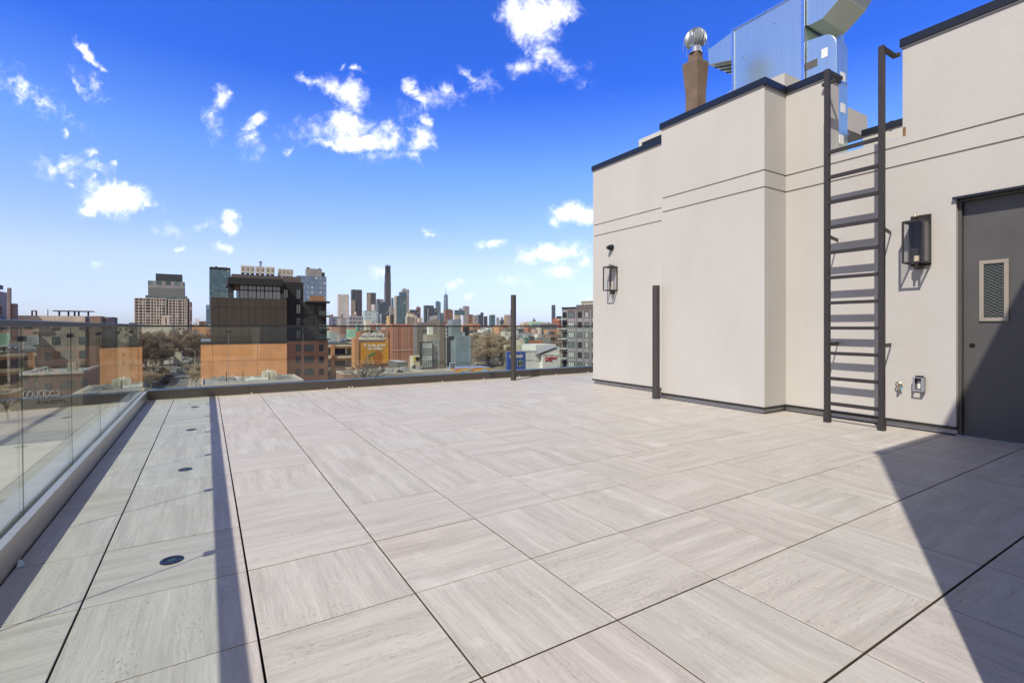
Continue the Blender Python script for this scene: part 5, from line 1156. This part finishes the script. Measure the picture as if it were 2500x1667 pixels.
for k,(px,yy,w,d_,h_,m,l) in enumerate(((515,86,1.6,1.2,.4,GALV2,'round-ended metal duct lying on the shop roof'),(530,85,2.2,1.2,.5,GRY,'grey machinery on the left of the shop roof'),(640,84,.9,.8,1.15,CREAM,'tall cream cabinet on the shop roof'),(650,84.5,.7,.7,1.25,WHT,'tall white cabinet on the shop roof'),(659,84,.9,.8,1.2,CREAM,'cream fan cabinet at the right of the cabinets on the shop roof'),(672,83,2.0,1.2,.5,GRY,'low grey box at the right of the shop roof'),(600,83,3.0,.8,.3,WHT,'long white duct in the middle of the shop roof'),(560,86,1.3,.8,.4,WHT,'white box on the shop roof left of the middle'))):
    m_=MB().box(0,w,0,d_,0,h_).box(w*.1,w*.5,-.06,0,h_*.2,h_*.8).box(w*.2,w*.4,d_*.3,d_*.6,h_+.001,h_+.25)
    one('roof_unit',m_,m,l,'roof unit',(PX(px,yy),yy,lr1['_z']+.03),group='machinery on the shop roof')
for px,l in ((553,'thin black flue on the shop roof, the left one'),(593,'thin black flue on the shop roof, the right one')):
    one('flue',MB().cyl((0,0,0),(0,0,1.5),.05,.05,8),BLACK,l,'flue',(PX(px,83),83,lr1['_z']+.03))
for k in range(6):
    px=836+k*4.2
    t=thing('roof_vent','silver round vent on the garage roof, '+('leftmost','second from the left','third from the left','third from the right','second from the right','rightmost, by the brick tower')[k],'vent',(PX(px,YG+6),YG+6+(k%2)*2,PZ(830,841,YG)),0,'silver vents on the garage roof')
    MB().lathe([(.2,0),(.2,.4),(.5,.6),(.6,.9),(.4,1.2),(.05,1.35)],0,0,12).build('cowl',GALV2,t,smooth=True)
rq=random.Random(8)
for k in range(16):
    px=910+k*7.6; Y=94+rq.uniform(0,8); w_=rq.uniform(.5,1.6); h2=rq.uniform(.2,.7)
    pl=('by the billboard','near its left end','left of the middle','in the middle','right of the middle','near its right end','at the right end')[min(6,k*7//16)]
    o_=one('roof_unit',MB().box(0,w_,0,w_*.7,0,h2).box(w_*.2,w_*.5,.1,w_*.5,h2+.001,h2+.3),(GRY,GALV2,BEI,DK3,RS)[k%5],'%s %s box on the long grey workshop roof %s'%(('small','squat','tall')[k%3],('grey','shiny steel','beige','dark','silver')[k%5],pl),'roof unit',(PX(px,Y),Y,lr3_z),group='clutter on the grey workshop roof') if px<1030 else None
for k in range(8):
    px=884+k*6.5
    t=thing('roof_vent','vent box on the billboard hall roof, '+('leftmost','second from the left','third from the left','fourth from the left','fourth from the right','third from the right','second from the right','rightmost')[k],'vent',(PX(px,YB+8),YB+8+(k%3),PZ(900,829.5,YB)),0,'vent boxes on the billboard hall roof')
    MB().box(0,1.2,0,1,0,1.0+.3*(k%3)).build('casing',(GRY,WHT,BEI)[k%3],t)
# water tanks and small roof things along the railing line
rt=random.Random(11)
for k,(px,y,d) in enumerate(((812,768,335),(836,766,310),(870,762,425),(1003,764,262),(1012,766,262),(1060,772,235),(1067,770,235))):
    p=at(px,y,d); 
    t=thing('water_tank',('wooden water tank on the white warehouse','wooden water tank on the grey loft','small water tank on the long school','pale roof cabin on the cream lofts, left','pale roof cabin on the cream lofts, right','silver cowl on the vents house, left','silver cowl on the vents house, right')[k],'roof tank',(p[0],p[1]+3,p[2]-3.0))
    (MB().cyl((0,0,1.2),(0,0,2.8),1.0,1.0,12).cyl((0,0,2.8),(0,0,3.5),1.1,.1,12) if k<3 else MB().box(-.9,.9,-.9,.9,1.2,2.9).box(-1,1,-1,1,2.9,3.05)).build('tank',(rb2,GRY,BEI,CREAM,CREAM,GALV2,GALV2)[k],t)
    MB().box(-1,1,-1,1,-6,1.2).build('stand',GBR,t)

# the carpet of roofs further off --------------------------------------------------------
rr=random.Random(21); mb=MB()
pal=[(.34,.14,.09),(.40,.19,.11),(.45,.38,.30),(.50,.46,.40),(.30,.29,.28),(.22,.20,.19),(.55,.53,.50),(.26,.15,.11),(.38,.30,.24),(.18,.19,.21),(.48,.26,.18)]
cnt=0
def far(d,px,hgt=None):
    p=at(px,800,d); w=rr.uniform(7,16)*(1+d/3500); dd=rr.uniform(8,16); h_=hgt or (rr.uniform(7,12.5) if rr.random()<.8 else rr.uniform(12,17)+d*.002)
    c=rr.choice(pal); k=rr.uniform(.75,1.15); c=tuple(a_*k for a_ in c); z=GZ+h_
    mb.box(p[0]-w/2,p[0]+w/2,p[1]-dd/2,p[1]+dd/2,GZ,z,c)
    rc=rr.choice([(.30,.29,.28),(.55,.54,.52),(.12,.12,.12),(.4,.39,.37)])
    mb.box(p[0]-w/2+.3,p[0]+w/2-.3,p[1]-dd/2+.3,p[1]+dd/2-.3,z+.001,z+.1,rc)
    for _ in range(rr.randint(0,3)):
        s=rr.uniform(.8,2.6); ax=p[0]+rr.uniform(-w/2+s,w/2-s) if w>2*s else p[0]; ay=p[1]+rr.uniform(-dd/2+s,dd/2-s)
        mb.box(ax-s/2,ax+s/2,ay-s/2,ay+s/2,z+.1,z+rr.uniform(.8,3.2),rr.choice(pal))
    # dark windows on the two faces that look towards the terrace
    if d<900:
        nf=int(h_/3.2); nw=int(w/2.6)
        for a_ in range(nf):
            for b_ in range(nw):
                if rr.random()<.85:
                    xx=p[0]-w/2+1+b_*2.6; zz=GZ+1.2+a_*3.2; mb.box(xx,xx+1.1,p[1]-dd/2-.05,p[1]-dd/2-.001,zz,zz+1.6,(.05,.055,.06))
for d in [400+14*k for k in range(40)]:
    for k in range(int(16+d/60)): far(d+rr.uniform(-8,8),rr.uniform(-350,1520))
for d in [980+60*k for k in range(40)]:
    for k in range(46): far(d+rr.uniform(-30,30),rr.uniform(-350,1520))
far_=mb.build('distant_rooftops',vcol_mat('roofs','tint',.85,.15,.05),attr='tint'); tag(far_,'dense carpet of low brick and cream roofs reaching to the horizon','rooftops',kind='stuff')
# nearer low houses, each its own thing
rr=random.Random(5)
hues=[('red brick',rb,RB),('cream',CREAM,RW),('grey',GRY,RG),('tan brick',tb_,RG),('dull red brick',rb2,RB),('white',WHT,RW),('orange brick',ob,RG),('beige',BEI,RS)]
sites=[(1155,300),(1178,245),(1200,215),(1168,360),(1210,380),(1240,215),(1252,330),(1292,245),(1305,222),(1318,250),(1333,232),(1347,262),(1360,232),(1300,385),(1325,395),(1345,360),(1362,330),(1285,360),(1140,260),(1128,300),(1020,205),(985,300),(960,240),(935,260),(915,235),(895,260),(862,240),(840,225),(826,250),(812,220),(800,300),(1225,390),(1190,330),(1270,310),(470,330),(340,230),(310,280),(280,240),(230,300),(180,260),(120,290),(60,260),(10,300),(-60,260)]
for k,(px,Y) in enumerate(sites):
    nm,m,rf=hues[k%8]; p=onY(px,800,Y); w=rr.uniform(8,13); dp=rr.uniform(9,13); h_=rr.uniform(7.5,11.5)
    side='among the bare trees' if 1140<px<1260 else 'below the needle tower' if px>=1320 else 'under the green copper roof' if px>=1260 else 'behind the orange garage' if px<880 and px>790 else 'behind the billboard hall' if 790<px<950 else 'beyond the slit brick tower' if px>=950 else 'beyond the left glass'
    t=thing('low_house','%s %s house with a flat roof %s'%(('low','squat','small','wide','plain','narrow')[k//8],nm,side),'house',(p[0],Y,GZ),0,'low flat roofed houses in the middle distance')
    MB().box(-w/2,w/2,0,dp,0,h_).build('wall',m,t); MB().box(-w/2+.3,w/2-.3,.3,dp-.3,h_+.001,h_+.04).build('roof',rf,t)
    q=MB().box(-w/2,w/2,0,.3,h_+.041,h_+.4); q.build('parapet',m,t)
    MB().box(w*.1,w*.1+2,dp*.5,dp*.5+2.4,h_+.041,h_+2.3).build('bulkhead',rf,t)
    for a_ in range(int(h_/3.2)):
        for b_ in range(int(w/2.8)): window(t,-w/2+.9+b_*2.7,1.1+a_*3.1,1.1,1.6,WP if k%2 else WF,PG,1)
# -- trees ---------------------------------------------------------------------
def bare_tree(seed,H,spread,levels=5,kids=4,r0=.20,thin=.022,trunk=.28,mult=None):
    if mult is None:      # first a small-scale trial to learn how tall this seed grows, then the real one
        a_,b_=bare_tree(seed,H,spread,levels,kids,r0,thin,trunk,1.0)
        return bare_tree(seed,H,spread,levels,kids,r0,thin,trunk,H/max(v[2] for v in b_.v))
    q=random.Random(seed); tr=MB(); br=MB()
    def grow(p,d,L,r,lv):
        segs=3 if lv<2 else 2; pts=[p]
        for _ in range(segs):
            d=(d+Vector((q.uniform(-1,1),q.uniform(-1,1),q.uniform(-.3,.6)))*(.10+.05*lv)).normalized(); pts.append(pts[-1]+d*(L/segs))
        for k in range(segs):
            ra=max(thin,r*(1-.35*k/segs)); rb_=max(thin,r*(1-.35*(k+1)/segs))
            (tr if lv<2 else br).cyl(pts[k],pts[k+1],ra,rb_,6 if lv<2 else 3,False)
        if lv>=levels: return
        for k in range(kids+(1 if lv<2 else 0)):
            s=.35+.65*(k+1)/(kids+1); idx=min(segs-1,int(s*segs)); base=pts[idx].lerp(pts[idx+1],s*segs-idx if idx<segs else 1)
            az=q.uniform(0,2*math.pi); tilt=q.uniform(.35,.95)*spread
            side=Vector((math.cos(az),math.sin(az),.15)); nd=(d*math.cos(tilt)+side*math.sin(tilt)).normalized()
            nd.z=nd.z+.12; nd.normalize()
            grow(base,nd,L*q.uniform(.58,.80),r*.58,lv+1)
    grow(Vector((0,0,0)),Vector((0,0,1)),H*trunk*mult,r0,0)
    return tr,br
BK1=mat('bark_brown',(.19,.145,.11),.9,0,.25,1); TW1=mat('twigs_red',(.30,.215,.165),.9,0,.35,.5); BK2=mat('bark_tan',(.30,.24,.17),.9,0,.25,1); TW2=mat('twigs_tan',(.36,.265,.17),.9,0,.35,.5)
def tree_proto(seed,H,sp,bk,tw,**k):
    a_,b_=bare_tree(seed,H,sp,**k); t=thing('bare_tree','','tree',(0,0,-500)); a_.build('trunk',bk,t); b_.build('crown',tw,t); return t
P1=tree_proto(1,13,.72,BK1,TW1,levels=6,kids=5,thin=.026,trunk=.16); P2=tree_proto(2,13,.78,BK1,TW1,levels=6,kids=5,thin=.026,trunk=.17)
P3=tree_proto(3,12,.95,BK2,TW2,levels=6,kids=5,thin=.024,trunk=.22); P4=tree_proto(4,8,1.2,BK2,TW2,levels=5,kids=4,thin=.028)
P5=tree_proto(9,12,.85,mat('bark_dark',(.06,.045,.035),.9,0,.3,1),mat('twigs_dark',(.11,.08,.06),.9,0,.3,1),levels=4,kids=3,thin=.022,r0=.26,trunk=.36)
used=set()
def plant(P,px,ybase,Y,sc,label,rz=0,x=None,wide=1,group='leafless trees'):
    X=PX(px,Y) if x is None else x
    if P.name in used: t=copy_tree(P,(X,Y,GZ),rz,(sc*wide,sc*wide,sc),label,group)
    else:
        used.add(P.name); t=P; t.location=(X,Y,GZ); t.rotation_euler=(0,0,rz); t.scale=(sc*wide,sc*wide,sc); t['label']=label; t['group']=group
    return t
# left of the street
for k,(px,Y,sc,wd,l) in enumerate(((377,172,1.09,1.05,'big reddish bare tree left of the street, the nearest and fullest'),(398,190,1.10,1,'reddish bare tree left of the street, just right of the biggest one'),(358,186,1.05,1,'reddish bare tree at the left end of the row by the glass corner'),(415,215,1.12,1,'reddish bare tree leaning over the parked cars'),(430,245,1.12,1,'smaller looking bare tree farther up the left kerb'))): plant((P1,P2)[k%2],px,0,Y,sc,l,k*1.1,wide=wd)
for k,(px,Y,sc,l) in enumerate(((474,196,1.05,'bare tree right of the street, close to the orange wall'),(462,235,1.10,'bare tree right of the street with a pale trunk, behind the first'),(484,215,1.0,'bare tree half behind the orange wall'),(452,280,1.1,'distant bare tree right of the street'))): plant((P2,P1)[k%2],px,0,Y,sc,l,2+k*.9)
for k,(px,Y,sc,l) in enumerate(((352,150,.62,'small pale brushy tree by the glass corner'),(368,148,.58,'small pale brushy tree in front of the big reddish one'),(384,152,.50,'low pale brush beside the nearest parked cars'),(468,150,.55,'small pale brushy tree beside the street lamp'),(480,146,.60,'small pale brushy tree against the orange wall'),(400,176,.5,'low pale brush between the cars and the big trees'),(358,160,.7,'brushy tree filling the corner behind the left glass end'),(392,163,.55,'brushy low tree along the left pavement'),(474,158,.7,'brushy tree in front of the orange wall edge'),(460,172,.6,'brushy low tree along the right pavement'))): plant(P4,px,0,Y,sc,l,k*1.3)
# right: tan trees between the blue-grey building and the yellow house
for k,(px,Y,sc,l) in enumerate(((1165,190,1.05,'tan bare tree right beside the blue-grey building'),(1182,180,1.0,'tan bare tree second from the blue-grey building'),(1200,186,1.06,'tan bare tree with a dense crown in the middle of the group'),(1216,178,.95,'tan bare tree in front of the yellow-cream building'),(1228,168,.80,'low tan bare tree by the blue storage block'),(1190,210,1.08,'tan bare tree at the back of the group'),(1172,222,1.1,'tan bare tree peeping over the back of the group'),(1212,215,1.0,'tan bare tree behind the right half of the group'),(1206,166,.62,'small pale tree in front of the tan group'),(1158,200,1.0,'tan bare tree half hidden by the blue-grey building'),(1222,196,.98,'tan bare tree above the blue storage block'),(1176,160,.66,'small pale tree low in front, left of the tan group'),(1192,172,.9,'broad tan bare tree filling the front of the group'),(1236,184,.82,'tan bare tree behind the blue storage block'),(1152,168,.6,'low tan tree at the left foot of the tan group'),(1168,171,.62,'low tan tree, second along the foot of the tan group'),(1184,165,.6,'low tan tree in the middle of the foot of the group'),(1202,173,.62,'low tan tree right of the middle of the foot of the group'),(1219,169,.6,'low tan tree at the right foot of the tan group'))): plant(P3,px,0,Y,sc,l,k*1.7,wide=1.1)
for k,(px,Y,sc,l) in enumerate(((1300,262,.72,'reddish tree between the roofs above the storage building'),(1325,270,.74,'reddish tree above the white storage roof'),(1345,255,.70,'reddish tree left of the grey apartments'),(1290,285,.74,'reddish tree behind the brown workshop'),(1312,235,.66,'reddish tree just behind the storage building'),(1352,225,.60,'reddish tree in front of the brick row'),(1338,300,.78,'reddish tree under the long brick row'),(1255,250,.8,'reddish tree behind the standing pipe'),(1236,240,.75,'reddish tree left of the standing pipe'))): plant((P1,P2)[k%2],px,0,Y,sc,l,k)
plant(P5,882,0,88,.86,'dark forked bare tree in front of the garage and the billboard',.6,wide=1.5)
plant(P5,912,0,92,.78,'bare tree with upright limbs in front of the billboard',2.4,wide=1.1)
for k,(px,Y,sc,l) in enumerate(((945,104,.72,'pale brushy tree at the foot of the slit brick tower'),(930,84,.42,'thin brush poking up beyond the parapet, under the billboard'),(958,85,.45,'thin brush poking up beyond the parapet, under the brick tower'),(985,84,.43,'thin brush beyond the parapet, left of the stepped apartments'),(1008,85,.46,'thin brush beyond the parapet, right under the graffiti wall'),(1034,84,.44,'thin brush beyond the parapet at the foot of the stepped apartments'),(1060,85,.42,'thin brush beyond the parapet, left of the framed sign'),(968,92,.62,'pale brushy tree right of the billboard'),(992,90,.60,'pale brushy tree above the workshop roof'),(1015,93,.62,'pale brushy tree left of the stepped apartments'),(1045,96,.60,'pale brushy tree before the stepped apartments'),(1070,97,.55,'pale brushy tree left of the framed sign'),(846,116,.7,'pale brushy tree before the garage decks'),(858,114,.75,'pale brushy tree before the right garage pillar'),(826,112,.62,'pale brushy tree before the left garage pillar'),(1120,108,.4,'thin pale sapling before the mural wall'),(20,110,.8,'pale brushy tree beyond the left glass'),(-30,108,.9,'pale brushy tree at the far left beyond the glass'))): plant(P4,px,0,Y,sc,l,k*.8,wide=1.15)
# -- cars, lamps -------------------------------------------------------------------
def car(label,x,y,col,kind='sedan',rz=0):
    t=thing('parked_car',label,'car',(x,y,GZ+.005),rz,'cars in the side street')
    m=mat('car_'+col[0],col[1],.25,.2,.03); H=1.45 if kind=='sedan' else 1.75; L=4.5; w=1.8
    prof=[(-L/2,.35),(-L/2,.85),(-L/2+.1,.95),(L/2-1.2,.95),(L/2-.1,.78),(L/2,.35)]
    b=MB().ext([(-w/2,a_,z) for a_,z in prof],(w,0,0)); b.build('body',m,t,bevel=.06)
    cab=[(-L/2+(.5 if kind=='sedan' else .12),.96),(-L/2+(1.1 if kind=='sedan' else .35),H-.06),(L/2-2.1,H-.06),(L/2-1.35,.96)]
    MB().ext([(-w/2+.10,a_,z) for a_,z in cab],(w-.2,0,0)).build('windows',mat('car_glass',(.02,.025,.03),.08),t,bevel=.04)
    MB().ext([(-w/2+.14,cab[1][0],H-.055),(-w/2+.14,cab[1][0]+.05,H),(-w/2+.14,cab[2][0],H),(-w/2+.14,cab[2][0]+.05,H-.055)],(w-.28,0,0)).build('roof',m,t)
    for sx in (-1,1):
        for yy in (-L/2+.85,L/2-.85):
            wv=MB().cyl((sx*(w/2-.18),yy,.33),(sx*(w/2+.02),yy,.33),.33,.33,16).build('wheel',mat('tyre',(.02,.02,.02),.8),t); MB().cyl((sx*(w/2+.021),yy,.33),(sx*(w/2+.03),yy,.33),.19,.19,10).build('rim',GALV2,wv)
        MB().box(sx*.6-.15,sx*.6+.15,-L/2-.02,-L/2+.02,.66,.80).build('tail_light',mat('tail_red',(.3,.01,.01),.3),t)
    return t
BLK=('black',(.012,.012,.014)); SIL=('silver',(.38,.39,.40)); WHC=('white',(.65,.65,.64)); DBL=('navy',(.02,.03,.06)); RED=('maroon',(.14,.02,.02)); GRC=('grey',(.12,.12,.125))
car('white car parked nearest the corner on the left kerb',-11.6,163,WHC); car('black four-wheel drive standing beside the white car',-9.0,162,BLK,'suv')
car('pale silver car parked second in the row on the left kerb',-11.6,170,SIL); car('black saloon parked behind the silver one',-11.6,177,BLK); car('dark grey car parked in the middle of the left row',-11.6,184,GRC)
car('navy car parked in the left row before the white van',-11.6,191,DBL); car('white van-like car at the far end of the left row',-11.6,199,WHC,'suv'); car('maroon car waiting beside the black four-wheel drive',-8.6,171,RED)
car('silver car driving alone up the middle of the street',-7.6,199,SIL); car('black car parked far up the right kerb',-5.2,232,BLK); car('white car far up the street between the tree crowns',-6,262,WHC); car('silver car beyond the white one far up the street',-8,284,SIL)
def lamp(label,x,y,h_=7.5,rz=0):
    t=thing('street_lamp',label,'street lamp',(x,y,GZ+.14),rz,'street lamps')
    pts=[(0,0,0),(0,0,h_-1.6)]
    for k in range(1,7): an=math.pi/2*k/6; pts.append((-1.6+1.6*math.cos(an),0,h_-1.6+1.6*math.sin(an)))
    pts.append((-2.3,0,h_))
    MB().tube(pts,.05,6).build('pole',mat('lamp_pale',(.55,.55,.52),.5),t); MB().box(-2.9,-2.25,-.14,.14,h_-.06,h_+.08).build('lamp_head',mat('lamp_pale',(0,0,0)),t)
lamp('pale curved street lamp on the right pavement near the orange wall',-2.6,152,7.2); lamp('second pale street lamp farther up the right pavement',-3.2,190,8)
# -- air -----------------------------------------------------------------------------
me=MB().box(-3600,8600,-1100,9000,GZ-1,640); hz=me.build('haze',mat('tmp',(1,1,1)))
hm=bpy.data.materials.new('haze_air'); hm.use_nodes=True; t_=hm.node_tree; t_.nodes.clear(); o_=t_.nodes.new('ShaderNodeOutputMaterial'); v_=t_.nodes.new('ShaderNodeVolumePrincipled')
v_.inputs['Color'].default_value=(.80,.88,1,1); v_.inputs['Density'].default_value=.000026; v_.inputs['Anisotropy'].default_value=.2; t_.links.new(v_.outputs[0],o_.inputs['Volume'])
hz.data.materials.clear(); hz.data.materials.append(hm); tag(hz,'thin blue air haze over the city','haze',kind='stuff')
for o in bpy.data.objects:
    for k in ('_w','_h','_z'):
        if k in o: del o[k]
